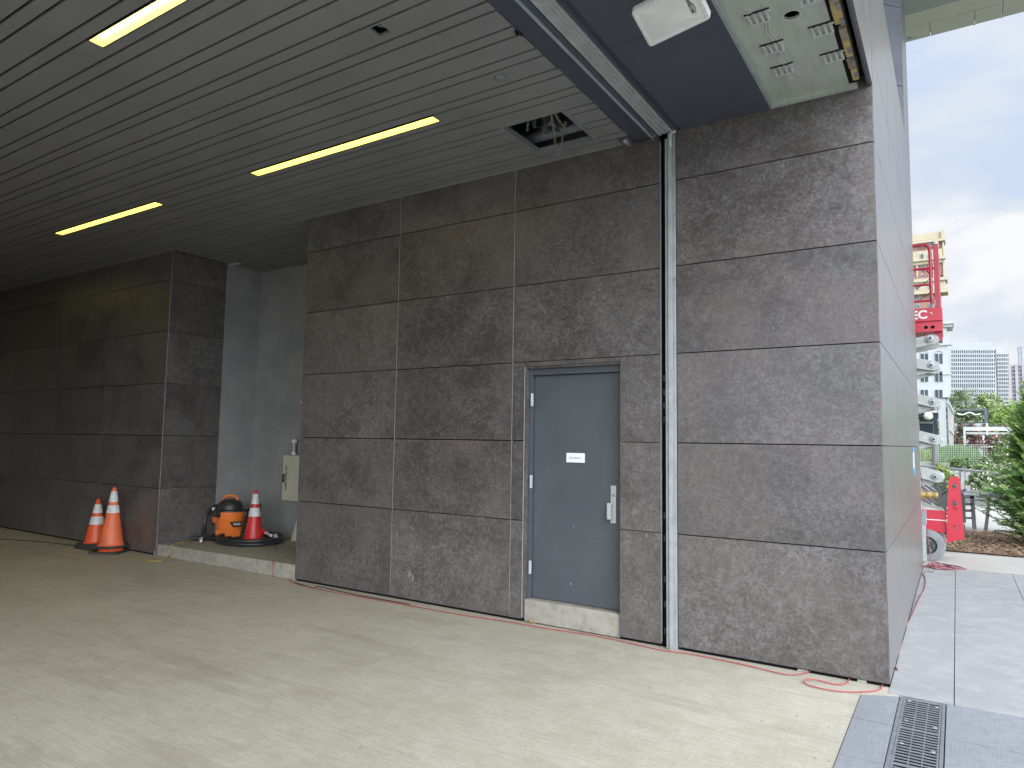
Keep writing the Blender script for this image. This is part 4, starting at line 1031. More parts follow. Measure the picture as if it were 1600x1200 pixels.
for yw in (YL+.02, YL+.66):
    for xw_ in (.035, -1.75):
        wr = Matrix.Rotation(pi/2, 3, 'X')
        w_ = MB().lathe([(.13, -.065), (.205, -.07), (.232, -.06), (.24, -.03), (.24, .03), (.232, .06), (.205, .07), (.13, .065)], (xw_, yw, .24), 40, wr, False).build('wheel', tyre, sl, smooth=True)
        MB().lathe([(0, .045), (.05, .05), (.06, .03), (.11, .028), (.128, .045), (.132, .066), (.132, -.05), (0, -.05)], (xw_, yw, .24), 32, Matrix.Rotation(pi/2, 3, 'X')).build('rim', mat('wheel_rim_dark', (.07, .075, .08), .5, .2) if xw_ > 0 and yw < 6.8 else bpy.data.materials['wheel_rim_dark'], w_, smooth=True)
        q = MB()
        for k in range(6): a = k*pi/3; q.lathe([(0, .045), (.009, .045), (.009, .025)], (xw_+.085*cos(a), yw, .24+.09*sin(a)), 8, wr)
        build_each(q, 'wheel_nut', galv, w_)
# outrigger / post in front of the wheel
b = MB(); b.box(-.085, .025, YL-.20, YL-.12, .02, .56); b.build('jack_leg', lift_gr, sl, bevel=.004)
b = MB(); b.box(-.12, .04, YL-.21, YL-.03, .56, .76); b.build('jack_bracket', mat('bracket_grey', (.25, .28, .30), .5), sl, bevel=.004)
b = MB(); b.box(-.14, -.02, YL-.1, YL-.02, .76, 1.22); b.build('mast_foot', lift_gr, sl, bevel=.004)
b = MB(); b.lathe([(0, -.22), (.05, -.22), (.055, -.19), (.045, -.17), (.045, -.13), (.06, -.12), (.06, -.08), (.045, -.07), (.045, -.02), (.085, -.02), (.085, .12), (0, .12)], (-.02, YL-.12, 1.0), 18, Matrix.Rotation(-pi/2, 3, 'Y')).build('hose_fitting', brass, sl, smooth=True)
b = MB(); b.tube(curve_pts([(-.02, YL-.1, 2.0), (-.04, YL-.12, 1.6), (.0, YL-.14, 1.15), (-.01, YL-.1, .95)], 6), .007, 6); b.build('control_cable', cord_pk, sl)
# scissor stack
zs = [.70, 1.27, 1.84, 2.41, 2.98, 3.40]
XR, XLft = .20, -1.95
def arm(z_r, z_l, y, top=False):
    b = MB(); hgt = .085
    d = Vector((XLft-XR, 0, z_l-z_r)); L_ = d.length; d.normalize(); up_ = Vector((-d.z, 0, d.x));
    if up_.z < 0: up_ = -up_
    c = Vector((XR, y, z_r)); e = Vector((XLft, y, z_l))
    pts = [c-d*.075+up_*.02, c-d*.075-up_*.05, c-d*.02-up_*hgt, e-up_*hgt, e+up_*hgt, c-d*.02+up_*hgt*.8]
    b.prism(pts, (0, .06, 0)); return b
for k in range(5):
    for yy_ in (YL+.02, YL+.60):
        arm(zs[k], zs[k+1], yy_).build('scissor_arm', lift_gr, sl, bevel=.004)
        arm(zs[k+1], zs[k], yy_+.065).build('scissor_arm', lift_gr, sl, bevel=.004)
for k in range(1, 6):
    b = MB(); b.lathe([(0, -.035), (.022, -.035), (.026, -.01), (.052, -.008), (.055, 0), (0, 0)], (XR-.035, YL+.019, zs[k]-.0), 18, Matrix.Rotation(-pi/2, 3, 'X')); b.build('pivot_pin', galv, sl)
    b = MB(); b.lathe([(0, -.036), (.0, -.0365), (.018, -.0365), (.018, -.0352)], (XR-.035, YL+.019, zs[k]), 4, Matrix.Rotation(-pi/2, 3, 'X')); b.build('pin_head', ink_b, sl)
# platform
zp = 3.52
b = MB(); b.box(-2.1, .335, YL, YL+.74, 3.665, 3.87); b.build('platform_side', red_pt, sl, bevel=.004)
b = MB(); b.box(-2.1, .332, YL+.01, YL+.73, 3.50, 3.64); b.box(-2.1, .325, YL+.03, YL+.71, 3.64, 3.665); b.build('platform_frame', red_pt, sl, bevel=.003)
b = MB(); b.box(.22, .325, YL+.10, YL+.2, 3.36, 3.50); b.build('platform_bracket', red_dk, sl)
b = MB()
for x in (.115, .205): b.lathe([(0, -.006), (.026, -.006), (.026, 0)], (x, YL+.009, 3.57), 12, Matrix.Rotation(-pi/2, 3, 'X'))
build_each(b, 'frame_hole', ink_b, sl)
o_ = text('lettering', 'EC', .18, basis((.03, YL-.0015, 3.765), (1, 0, .0), (0, 0, 1), (0, -1, 0)), white_plastic, sl, sx=1.0, bold=.006)
b = MB(); b.tube([(.17, YL-.002, 3.80), (.20, YL-.003, 3.785), (.205, YL-.002, 3.765)], .006, 5); b.build('decal_mark', white_plastic, sl)
rl = MB()
for y_ in (YL+.03,):
    for z0_, z1_ in ((4.86, 3.9), (4.50, 3.9)):
        pass
    rl.tube(curve_pts([(-2.1, y_, 4.88), (-.6, y_, 4.88), (.09, y_, 4.88), (.17, y_, 4.85), (.20, y_, 4.76), (.20, y_, 4.3), (.205, y_, 3.93)], 6), .024, 10)
    rl.tube(curve_pts([(-2.1, y_, 4.50), (.08, y_, 4.50), (.15, y_, 4.48), (.19, y_, 4.42)], 5), .019, 8)
    rl.tube([(-2.1, y_, 4.235), (.2, y_, 4.245)], .019, 8); rl.tube([(-2.1, y_, 3.985), (.2, y_, 3.99)], .019, 8)
rl.build('guard_rail', red_dk, sl, smooth=True)
b = MB()
for y_ in (YL+.01, YL+.68): b.box(.245, .315, y_, y_+.05, 3.87, 4.87)
b.box(.25, .30, YL+.06, YL+.68, 4.83, 4.87); b.box(.25, .30, YL+.06, YL+.68, 4.3, 4.34)
build_each(b, 'end_post', red_dk, sl, bevel=.006)
MB().lathe([(0, 0), (.03, 0), (.035, .03), (.02, .05), (0, .055)], (.28, YL+.035, 4.87), 12).build('post_cap', white_plastic, sl)
b = MB(); P_ = [(.19, YL+.02, 4.33), (.0, YL+.02, 4.18)]; b.tube(P_, .005, 5); b.tube([(.19, YL+.02, 4.12), (.02, YL+.02, 3.99)], .005, 5); b.build('gate_wire', ink_b, sl)
chain([(.22, YL-.01, 4.02), (.245, YL-.01, 3.97), (.25, YL-.01, 3.90)], r=.014).build('gate_chain', galv, sl)

# ------------------------------------------------------------------ garden beyond
MB_ = MB()
tag(MB().quad((.05, 7.93, .02), (6, 7.93, .02), (6, 11.4, .03), (.05, 11.4, .03)).build('mulch_bed', mulch_m), kind='structure')
rr = random.Random(21); b = MB()
for k in range(5200):
    x = rr.uniform(.1, 3.4); y = 7.86+3.5*rr.random()**1.3; s = rr.uniform(.02, .07); w = s*rr.uniform(.2, .5); a = rr.uniform(0, pi); ti = rr.uniform(-.4, .4)
    z = .03+rr.uniform(0, .035); dx, dy = cos(a), sin(a)
    b.cur = rr.randrange(3)
    b.quad((x-dx*s/2-dy*w/2, y-dy*s/2+dx*w/2, z), (x+dx*s/2-dy*w/2, y+dy*s/2+dx*w/2, z+ti*s), (x+dx*s/2+dy*w/2, y+dy*s/2-dx*w/2, z+ti*s+.004), (x-dx*s/2+dy*w/2, y-dy*s/2-dx*w/2, z+.008))
tag(b.build('wood_chips', chip), 'tan and brown wood chips covering the planting bed behind the lift', 'wood chips', kind='stuff')

def leafmat(nm, c, c2): return mat(nm, c, .55, 0, c2, 2.2, spec=.3, lo=.4, hi=.6)
LF = {'olive': [leafmat('leaf_olive', (.20, .27, .10), (.26, .33, .13)), leafmat('leaf_olive_light', (.29, .37, .15), (.35, .42, .19)), leafmat('leaf_olive_dark', (.11, .16, .06), (.14, .19, .08))],
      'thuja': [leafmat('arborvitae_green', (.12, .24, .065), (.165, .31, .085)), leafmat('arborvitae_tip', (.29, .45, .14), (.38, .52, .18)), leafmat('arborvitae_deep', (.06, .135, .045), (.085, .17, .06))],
      'bright': [leafmat('leaf_bright', (.20, .31, .06), (.27, .38, .09)), leafmat('leaf_lime', (.32, .43, .11), (.38, .48, .15)), leafmat('leaf_mid', (.07, .13, .03), (.1, .18, .04))],
      'oak': [leafmat('leaf_oak', (.13, .18, .08), (.18, .235, .11)), leafmat('leaf_oak_light', (.23, .29, .15), (.29, .35, .19)), leafmat('leaf_oak_dark', (.025, .05, .02), (.04, .075, .025))],
      'grass': [leafmat('blade_green', (.08, .17, .035), (.12, .23, .05)), leafmat('blade_light', (.14, .25, .06), (.19, .3, .09)), leafmat('blade_dark', (.04, .09, .03), (.06, .12, .035))],
      'yel': [leafmat('yellow_green', (.20, .27, .06), (.27, .34, .09)), leafmat('yellow_green_tip', (.3, .37, .12), (.35, .42, .15)), leafmat('yellow_green_deep', (.1, .15, .04), (.14, .19, .05))],
      'pink': [leafmat('shrub_leaf', (.07, .09, .045), (.14, .10, .07)), leafmat('blossom_pink', (.50, .19, .25), (.62, .34, .37)), leafmat('shrub_leaf_dark', (.04, .05, .035), (.08, .05, .05))],
      'rose': [leafmat('rose_leaf', (.10, .17, .06), (.15, .22, .08)), leafmat('blossom_white', (.75, .68, .6), (.8, .72, .62)), leafmat('rose_leaf_dark', (.04, .08, .03), (.06, .1, .035))],
      'wine': [leafmat('wine_leaf', (.08, .03, .035), (.13, .05, .05)), leafmat('wine_leaf_light', (.2, .08, .09), (.26, .12, .12)), leafmat('wine_leaf_dark', (.03, .015, .018), (.05, .02, .025))]}
bark = mat('bark', (.10, .075, .055), .9, 0, (.16, .13, .1), 9, stretch=(1, 1, .2))
def crown(b, c, rad, n, leaf, rr, wts=(.55, .25, .2), clumps=26, flat=.8):
    """leaf clusters spread through uneven lobes"""
    C_ = []
    for k in range(clumps):
        while True:
            p = Vector((rr.uniform(-1, 1), rr.uniform(-1, 1), rr.uniform(-1, 1)))
            if .15 < p.length < 1: break
        p = p.normalized()*(p.length**.6)*.82; C_.append((p, rr.uniform(.16, .34), rr.random()))
    for k in range(n):
        p0, r_, tone = C_[k % clumps]
        q = Vector((rr.gauss(0, 1), rr.gauss(0, 1), rr.gauss(0, 1))); q.normalize(); q *= r_*rr.random()**.4
        p = p0+q; P = Vector((c[0]+p.x*rad[0], c[1]+p.y*rad[1], c[2]+p.z*rad[2]))
        n_ = (q.normalized()+Vector((rr.uniform(-.6, .6), rr.uniform(-.6, .6), rr.uniform(-.1, .9)))).normalized()
        a_ = n_.cross(Vector((rr.uniform(-1, 1), rr.uniform(-1, 1), rr.uniform(-1, 1)))).normalized(); b_ = n_.cross(a_)
        s = leaf*rr.uniform(.6, 1.4); u_ = rr.random()
        t_ = (tone+u_)/2
        b.cur = 2 if t_ < wts[2] else (1 if t_ > 1-wts[1] else 0)
        b.quad(P-a_*s, P-b_*s*.55, P+a_*s, P+b_*s*.55)
def tree(name, base, H_, rad, n, leaf, kind, label, cat, seed, group=None, trunk_r=.12, crown_z=None, clumps=26):
    rr = random.Random(seed); t = thing(name, base, label, cat, group); x, y, z = base
    cz = z+(crown_z if crown_z else H_-rad[2])
    b = MB(); b.tube(curve_pts([(x, y, z), (x+.06*H_*.2, y, z+H_*.35), (x, y, cz+rad[2]*.5)], 4), trunk_r, 8, radii=[trunk_r*(1-.07*i) for i in range(9)])
    for k in range(6):
        a = rr.uniform(0, 6.28); z0 = cz-rad[2]*rr.uniform(.2, .8); b.tube([(x, y, z0), (x+cos(a)*rad[0]*.35, y+sin(a)*rad[1]*.35, z0+rad[2]*.35), (x+cos(a)*rad[0]*.7, y+sin(a)*rad[1]*.7, z0+rad[2]*.6)], trunk_r*.4, 5, radii=[trunk_r*.5, trunk_r*.3, trunk_r*.12])
    b.build('trunk', bark, t, smooth=True)
    b = MB(); crown(b, (x, y, cz), rad, n, leaf, rr, clumps=clumps); b.build('crown', LF[kind], t)
    return t
# near arborvitae: feathery sprays
rr = random.Random(31)
P0 = at(1640, 850, 9.6); bx_, by_ = P0.x, 9.6
av = thing('arborvitae', (bx_, by_, .03), 'large feathery green arborvitae shrub on the wood chip bed at the right edge', 'shrub')
b = MB(); b.tube([(bx_, by_, 0), (bx_+.03, by_, 1.2), (bx_-.02, by_, 2.5)], .06, 8, radii=[.07, .045, .01])
hb = MB(); HT = 2.95
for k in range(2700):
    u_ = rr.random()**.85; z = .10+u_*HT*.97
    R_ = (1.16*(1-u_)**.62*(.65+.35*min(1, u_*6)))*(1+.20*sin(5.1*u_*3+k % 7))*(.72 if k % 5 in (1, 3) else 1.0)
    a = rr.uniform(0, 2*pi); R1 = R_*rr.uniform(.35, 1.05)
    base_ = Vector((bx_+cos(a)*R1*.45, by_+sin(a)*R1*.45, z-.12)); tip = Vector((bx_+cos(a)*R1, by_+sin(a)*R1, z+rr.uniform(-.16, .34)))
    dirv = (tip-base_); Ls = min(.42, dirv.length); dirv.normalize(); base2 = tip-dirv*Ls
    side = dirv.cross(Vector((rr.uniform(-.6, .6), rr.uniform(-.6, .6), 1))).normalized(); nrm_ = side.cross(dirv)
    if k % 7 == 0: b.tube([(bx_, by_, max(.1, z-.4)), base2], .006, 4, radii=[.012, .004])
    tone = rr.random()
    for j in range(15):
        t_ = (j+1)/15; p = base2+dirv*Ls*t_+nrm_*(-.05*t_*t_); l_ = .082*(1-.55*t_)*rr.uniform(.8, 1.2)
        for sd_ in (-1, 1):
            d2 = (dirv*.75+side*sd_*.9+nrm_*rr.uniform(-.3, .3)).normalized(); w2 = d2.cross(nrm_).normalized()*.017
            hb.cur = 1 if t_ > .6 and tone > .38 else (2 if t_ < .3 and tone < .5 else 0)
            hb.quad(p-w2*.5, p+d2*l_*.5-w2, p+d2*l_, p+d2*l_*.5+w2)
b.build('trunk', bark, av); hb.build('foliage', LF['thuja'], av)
# spiky weed by the bed
sw = thing('weed_plant', at(1578, 776, 9.0), 'thin leafy twig sticking out left of the arborvitae low down', 'plant'); p0 = Vector(sw.location); b = MB()
for k in range(26):
    t_ = k/26; p = p0+Vector((-.18*t_+.1, 0, .12*t_-.06)); a = rr.uniform(0, 6.3); d2 = Vector((cos(a), sin(a)*.5, sin(a)*.8))*.07
    b.quad(p, p+d2*.5+Vector((0, 0, .01)), p+d2, p+d2*.5-Vector((0, 0, .01)))
b.build('leaves', LF['thuja'][0], sw)
b = MB(); b.tube([p0+Vector((.45, .1, -.15)), p0+Vector((.1, 0, -.05)), p0+Vector((-.08, 0, .06))], .006, 5); b.build('stem', bark, sw)

# patio chairs (dark slatted)
char = mat('charcoal_lumber', (.14, .14, .145), .6, 0, (.19, .19, .19), 12, stretch=(1, 1, 6))
def pbox(b, px0, py0, px1, py1, Y, dy):
    xm_ = (max(px0, min(1430, px1))+min(px1, max(1600, px0)))/2
    p, q = at(xm_, py0, Y), at(xm_, py1, Y); b.box(at(px0, py0, Y).x, at(px1, py1, Y).x, Y, Y+dy, q.z, p.z)
YC = 10.6
c1 = thing('patio_chair', (at(1462, 830, YC).x, YC, 0), 'charcoal patio chair with a chevron slatted back behind the red lift plate', 'chair')
A = at(1442, 754, YC); B_ = at(1490, 754, YC); zt = A.z; zb = at(1462, 806, YC).z; xm = at(1467, 780, YC).x; w_ = .42
b = MB(); b.box(xm-w_-.02, xm-w_+.05, YC-.01, YC+.04, zb-.1, zt-.22); b.box(xm+w_-.05, xm+w_+.02, YC-.01, YC+.04, zb-.1, zt-.22); b.box(xm-.035, xm+.035, YC-.012, YC+.04, zb-.1, zt)
b.tube(curve_pts([(xm-w_, YC+.01, zt-.24), (xm-w_*.8, YC+.01, zt-.08), (xm-w_*.35, YC+.01, zt), (xm, YC+.01, zt+.01), (xm+w_*.35, YC+.01, zt), (xm+w_*.8, YC+.01, zt-.08), (xm+w_, YC+.01, zt-.24)], 5), .03, 6); b.build('back_frame', char, c1)
b = MB()
for k in range(10):
    z = zb-.02+k*.078
    for sd_ in (-1, 1):
        pa = Vector((xm+sd_*.03, YC+.005, z)); ze = min(z+.26, zt-.05-.0); pb = Vector((xm+sd_*(w_-.03 if z+.26 < zt-.1 else (w_-.03)*max(.3, (zt-.05-z)/.26)), YC+.005, ze if sd_ < 0 else ze))
        if pb.z-pa.z < .03: continue
        d_ = (pb-pa).normalized(); u2 = Vector((-d_.z, 0, d_.x)); u2 = u2 if u2.z > 0 else -u2
        b.prism([pa-u2*.02, pb-u2*.02, pb+u2*.02, pa+u2*.02], (0, .022, 0))
build_each(b, 'back_slat', char, c1)
b = MB(); zs_ = zb-.12; b.box(xm-w_, xm+w_, YC-.55, YC+.02, zs_-.04, zs_); b.build('seat', char, c1)
for x in (xm-w_, xm+w_-.07):
    for y in (YC-.53, YC-.02): MB().box(x, x+.07, y, y+.06, .0, zs_-.04).build('leg', char, c1)
c2 = thing('patio_chair', (at(1513, 828, 11.7).x, 11.7, 0), 'charcoal bar-height patio chair frame right of the red lift plate', 'chair')
YF = 11.7; b = MB(); P = lambda x, y: at(x, y, YF)
b.prism([P(1516, 775), P(1522, 775), P(1526, 827), P(1520, 828)], (0, .07, 0)); b.build('leg', char, c2)
b = MB(); q = P(1470, 776); b.prism([P(1478, 773), P(1522, 774), P(1522, 779), P(1478, 778)], (0, .6, 0)); b.build('armrest', char, c2)
for (ya_, yb_) in ((786, 790), (796, 800), (808, 811)):
    b = MB(); b.prism([P(1478, ya_), P(1519, ya_), P(1519, yb_), P(1478, yb_)], (0, .05, 0)); b.build('crossbar', char, c2)
for x in (1478,):
    b = MB(); b.prism([P(1472, 775), P(1478, 775), P(1478, 828), P(1472, 828)], (0, .07, 0)); b.build('leg', char, c2)
b = MB(); b.prism([P(1516, 775)+Vector((0, .55, 0)), P(1522, 775)+Vector((0, .55, 0)), P(1526, 828)+Vector((0, .55, -.02)), P(1520, 828)+Vector((0, .55, -.02))], (0, .07, 0)); b.build('leg', char, c2)
c3 = thing('patio_table', (at(1545, 830, 11.4).x, 11.4, 0), 'charcoal patio table half hidden by the arborvitae', 'table')
YF = 11.4; P = lambda x, y: at(x, y, YF)
b = MB(); b.prism([P(1544, 776), P(1549, 776), P(1543, 831), P(1537, 831)], (0, .07, 0)); b.build('leg', char, c3)
b = MB(); b.prism([P(1640, 776), P(1646, 776), P(1650, 831), P(1644, 831)], (0, .07, 0)); b.build('leg', char, c3)
b = MB(); b.prism([P(1533, 772), P(1650, 772), P(1650, 776), P(1533, 776)], (0, .8, 0)); b.build('tabletop', char, c3)

# railing with grey boards behind
YR = 19.0
rg = thing('railing', (at(1520, 770, YR).x, YR, at(1500, 790, YR).z), 'dark metal railing with upright bars beyond the patio', 'railing')
b = MB(); n0 = at(1395, 723, YR); n1 = at(1548, 738, YR); n2 = at(1650, 749, YR); b.tube([n0, n1, n2], .035, 6); b.build('top_rail', char, rg)
m0 = at(1395, 765, YR); m1 = at(1650, 772, YR); MB().tube([m0, m1], .03, 6).build('bottom_rail', char, rg)
b = MB(); x = 1400
for k in range(24):
    px = 1400+9.0*k; p = at(px, 723+(px-1395)*.098, YR); q = at(px, 767, YR); b.tube([p, q], .014, 5)
build_each(b, 'baluster', char, rg)
gw_ = thing('garden_wall', (at(1520, 775, 20).x, 20, 0), 'low grey stone slab wall seen through the dark railing', 'wall')
b = MB(); Yw = 20.0; stone = mat('garden_stone', (.34, .34, .33), .85, 0, (.42, .42, .41), 1.5, bump=.2)
for (xa_, xb_, yt) in ((1380, 1422, 742), (1424, 1472, 740), (1474, 1500, 735), (1501, 1518, 737), (1519, 1533, 739)): 
    p, q = at(xa_, yt, Yw), at(xb_, 785, Yw); b.box(p.x, q.x, Yw, Yw+.12, q.z-.1, p.z)
build_each(b, 'slab', stone, gw_)
b = MB(); p, q = at(1340, 764, 19.4), at(1680, 779, 19.4); b.box(p.x, q.x, 19.3, 19.7, 0, p.z); b.build('coping', mat('garden_curb', (.22, .22, .215), .85), gw_)
p = at(1340, 782, 19.2)
# lawn / paths behind the railing
tag(MB().quad((-20, 20.2, .3), (40, 20.2, .3), (60, 60, .9), (-40, 60, .9)).build('lawn', mat('lawn_green', (.12, .18, .05), .9, 0, (.2, .26, .09), .8)), kind='structure')
tag(MB().box(at(1430, 714, 21).x-6, at(1530, 714, 21).x, 21.6, 21.9, .3, at(1440, 722, 21.6).z).build('planter_edge', walk_far, origin=(1, 21.7, .3)), 'pale low planter edge below the hedge', 'planter edge')
# wire mesh fence
YM = 21.4
mf = thing('mesh_fence', (at(1490, 730, YM).x, YM, 1), 'fine wire mesh fence in front of the grassy hedge', 'fence')
b = MB()
for k in range(34):
    px = 1428+3.45*k; p, q = at(px, 694, YM), at(px, 736, YM); b.tube([p, q], .0045, 4)
for k in range(12):
    py = 695+3.5*k; b.tube([at(1428, py, YM), at(1545, py, YM)], .0045, 4)
b.build('wire', mat('pale_green_wire', (.42, .5, .42), .5), mf)
MB().tube([at(1461, 690, YM), at(1461, 742, YM)], .09, 8).build('post', char, mf)
# hedge of upright blades
def blades(name, px0, px1, pytop, pybot, Y, n, kind, label, cat, depth=1.2, seed=1, lean=.25, lf=.5, wd=.02, dome=.0):
    rr = random.Random(seed); p0, p1 = at(px0, pytop, Y), at(px1, pybot, Y); t = thing(name, ((p0.x+p1.x)/2, Y, p1.z), label, cat)
    b = MB(); h = p0.z-p1.z
    for k in range(n):
        x = rr.uniform(p0.x, p1.x); u_ = (x-p0.x)/(p1.x-p0.x)*2-1; hz_ = h*(1-dome*u_*u_)
        y = Y+rr.uniform(0, depth); z = p1.z+rr.random()**.8*(hz_*.98); l_ = min(lf*rr.uniform(.6, 1.2), 5); d_ = Vector((rr.uniform(-lean, lean)*2, rr.uniform(-lean, lean), 1)).normalized()*l_
        if z+l_ > p1.z+hz_*1.08: z = p1.z+hz_*rr.uniform(.97, 1.08)-l_
        s = Vector((wd, 0, 0)); b.cur = rr.choice((0, 0, 1, 2)); P = Vector((x, y, z)); b.quad(P-s, P+s, P+d_*.6+s*.8, P+d_)
    b.build('foliage', LF[kind], t); return t
blades('grass_hedge', 1458, 1528, 697, 740, 22.2, 9000, 'grass', 'dense upright green grass hedge behind the mesh fence', 'hedge', seed=3, dome=.15, lf=.38, wd=.012)
blades('grass_hedge', 1415, 1460, 703, 722, 22.2, 3000, 'yel', 'low yellow-green hedge left of the dark fence post', 'hedge', seed=4, lf=.3, wd=.012)
tree('round_shrub', (at(1475, 752, 15.5).x, 15.5, 0), 1.55, (.36, .36, .62), 3000, .035, 'yel', 'small yellow-green conical shrub behind the patio chair', 'shrub', 5, trunk_r=.03, crown_z=.72, clumps=40)
# rose bushes
for i, (px, py, Y, r_, l_) in enumerate(((1507, 728, 20.8, .5, 'pale flowering rose bush in front of the mesh fence by the dark rail'), (1560, 735, 20.8, .75, 'big loose rose bush with cream blossoms left of the arborvitae'), (1590, 712, 24, 1.0, 'white flowering shrub partly behind the arborvitae'), (1530, 750, 18.2, .38, 'thin flowering rose bush against the grey slab wall'))):
    p = at(px, py, Y); tree('rose_bush', (p.x, Y, max(.2, p.z-r_*1.3)), r_*2, (r_, r_*.8, r_*.8), 1900, .04, 'rose', l_, 'bush', 40+i, trunk_r=.02, crown_z=r_*1.2, clumps=44)
p = at(1536, 708, 26); tree('wine_shrub', (p.x, 26, .4), 1.6, (.9, .7, .6), 1500, .05, 'wine', 'dark wine-red shrub under the white pergola', 'shrub', 50, trunk_r=.03, crown_z=p.z-.4)

# pergola
wp = mat('white_timber', (.50, .51, .50), .6, 0, (.44, .45, .44), 5)
YG = 28.0
pg = thing('pergola', (at(1540, 690, YG).x, YG, .4), 'white timber pergola frame with stepped beams in the garden', 'pergola')
def pb(name, a_, c_, Y, dy, m_=wp, par=pg):
    b = MB(); pbox(b, a_[0], a_[1], c_[0], c_[1], Y, dy); b.build(name, m_, par)
pb('top_beam', (1505, 667), (1581, 673), YG, .25); pb('beam', (1510, 675.5), (1578, 678.5), YG+.8, .2); pb('post', (1505, 673), (1510, 704), YG, .25); pb('post', (1574, 673), (1578, 704), YG+1, .25)
pb('rail', (1510, 689), (1570, 692), YG-.3, .15); pb('rail', (1510, 696.5), (1574, 699), YG-.6, .15)
pb('short_post', (1540.5, 661), (1544.5, 680), YG-.8, .2); pb('short_post', (1535, 680), (1539, 696), YG-.8, .2); pb('post', (1529, 692), (1535, 716), YG-1, .3); pb('short_post', (1567, 688), (1571, 700), YG-.8, .2)
b = MB(); pr_, qr_ = at(1534, 712, YG-1), at(1552, 722, YG-2.5); b.tube([pr_, qr_], .05, 6); b.build('handrail', wp, pg)
# crape myrtles
for i, (px, py, Y, r_) in enumerate(((1499, 684, 33, 1.0), (1520, 684, 33, 1.1), (1538, 685, 34, 1.0), (1559, 683, 33, 1.25), (1578, 688, 34, .9))):
    p = at(px, py, Y); ll = ['pink flowering shrub right beside the dark pavilion post', 'pink flowering shrub left inside the pergola frame', 'pink and dark leafed shrub behind the pergola centre', 'brightest pink shrub in the right half of the pergola', 'pink shrub at the right pergola post'][i]
    tree('flowering_shrub', (p.x, Y, .5), 3, (r_*(.8 if i else .55), .8, .8 if i else 1.0), 1700, .06, 'pink', ll, 'shrub', 60+i, 'pink flowering shrubs behind the pergola', trunk_r=.04, crown_z=p.z-.5, clumps=34)
# dark arbor and grey wall below
YA = 40.0; blue_st = mat('blue_grey_steel', (.07, .085, .11), .5, 0, (.09, .105, .13), 3)
ab = thing('shade_frame', (at(1520, 660, YA).x, YA, 1), 'dark blue-grey shade frame with a string of pale lights before the trees', 'shade frame')
pb('top_beam', (1493.5, 639), (1543, 641.5), YA, .4, blue_st, ab); pb('top_beam', (1493.5, 641.5), (1536, 644.5), YA+1.5, .3, blue_st, ab); pb('post', (1538, 641.5), (1543.5, 668), YA, .4, blue_st, ab); pb('post', (1493.5, 641.5), (1495, 662), YA+1, .2, blue_st, ab); pb('post', (1534, 644), (1536.5, 661), YA+1.5, .3, blue_st, ab); pb('sill_beam', (1493.5, 659.8), (1538, 661.5), YA+.3, .3, blue_st, ab)
b = MB()
p_, q_, r_, s_ = at(1493.5, 641.6, YA+.5), at(1538, 641.6, YA+.5), at(1527, 648, YA+2), at(1493.5, 647, YA+2); b.quad(p_, q_, r_, s_); b.quad(*(Vector(v)+Vector((0, 0, -.03)) for v in (s_, r_, q_, p_))); b.build('shade_cloth', blue_st, ab)
b = MB(); b.tube(curve_pts([at(1495, 646, YA-.1), at(1504, 648, YA-.1), at(1515, 644.5, YA-.1), at(1524, 648, YA-.1), at(1532, 646.5, YA-.1)], 6), .035, 5); b.build('light_string', reflect, ab)
gwl = MB(); p, q = at(1490, 661.5, YA-.5), at(1541, 700, YA-.5); gwl.box(p.x, q.x, YA-.5, YA-.1, .4, p.z)
tag(gwl.build('terrace_wall', mat('grey_render', (.30, .32, .34), .8, 0, (.34, .36, .38), 1), origin=((p.x+q.x)/2, YA-.3, .4)), 'plain grey terrace wall under the dark shade frame', 'wall')
# green rail right of the shade frame
b = MB(); p, q = at(1544, 661.5, YA+.2), at(1572, 667, YA+.2); b.box(p.x, q.x, YA+.2, YA+.3, q.z, p.z)
tag(b.build('green_screen', leafmat('screen_green', (.05, .11, .05), (.08, .15, .07)), origin=(p.x, YA+.2, q.z)), 'dark green low screen right of the shade frame', 'screen')

# pavilion (pale render block with timber gate) and dark porch
pal = mat('pale_render', (.36, .375, .38), .7, 0, (.39, .405, .41), 1.5); tim = mat('greyed_timber', (.36, .33, .29), .8, 0, (.42, .39, .34), 3, stretch=(4, 1, 1)); nav2 = mat('porch_navy', (.05, .065, .10), .5)
YV = 26.0
pv = thing('pavilion', (at(1470, 690, YV).x, YV, .4), 'pale garden pavilion with timber gate side and dark open porch', 'pavilion')
pb('wall_block', (1466, 622), (1480, 700), YV, .6, pal, pv)
pb('corner_strip', (1480, 622), (1481.5, 700), YV-.02, .05, blue_st, pv); pb('roof_edge', (1464, 620.6), (1481.5, 622), YV-.05, .7, blue_st, pv)
b = MB(); b.prism([at(1482, 624, YV+.1), at(1490, 643, YV+.1), at(1490, 700, YV+.1), at(1482, 700, YV+.1)], (.0, .5, 0)); b.build('timber_side', tim, pv)
for (ya_, yb_) in ((624, 643), (664, 676)):
    b = MB(); b.prism([at(1481.5, ya_-1, YV+.05), at(1491, yb_-1, YV+.05), at(1491, yb_+4.5, YV+.05), at(1481.5, ya_+5, YV+.05)], (0, .04, 0)); b.build('gate_brace', pal, pv)
pb('gate_post', (1481.5, 622), (1483, 700), YV+.03, .05, pal, pv); pb('side_post', (1490, 632), (1494, 704), YV+.5, .3, blue_st, pv)
pb('porch_back', (1425, 648), (1466, 700), YV+1.5, .1, nav2, pv); pb('porch_roof', (1425, 640.5), (1465, 645), YV, 1.4, pal, pv); pb('porch_beam', (1425, 645.1), (1466, 651), YV+.2, .3, blue_st, pv)
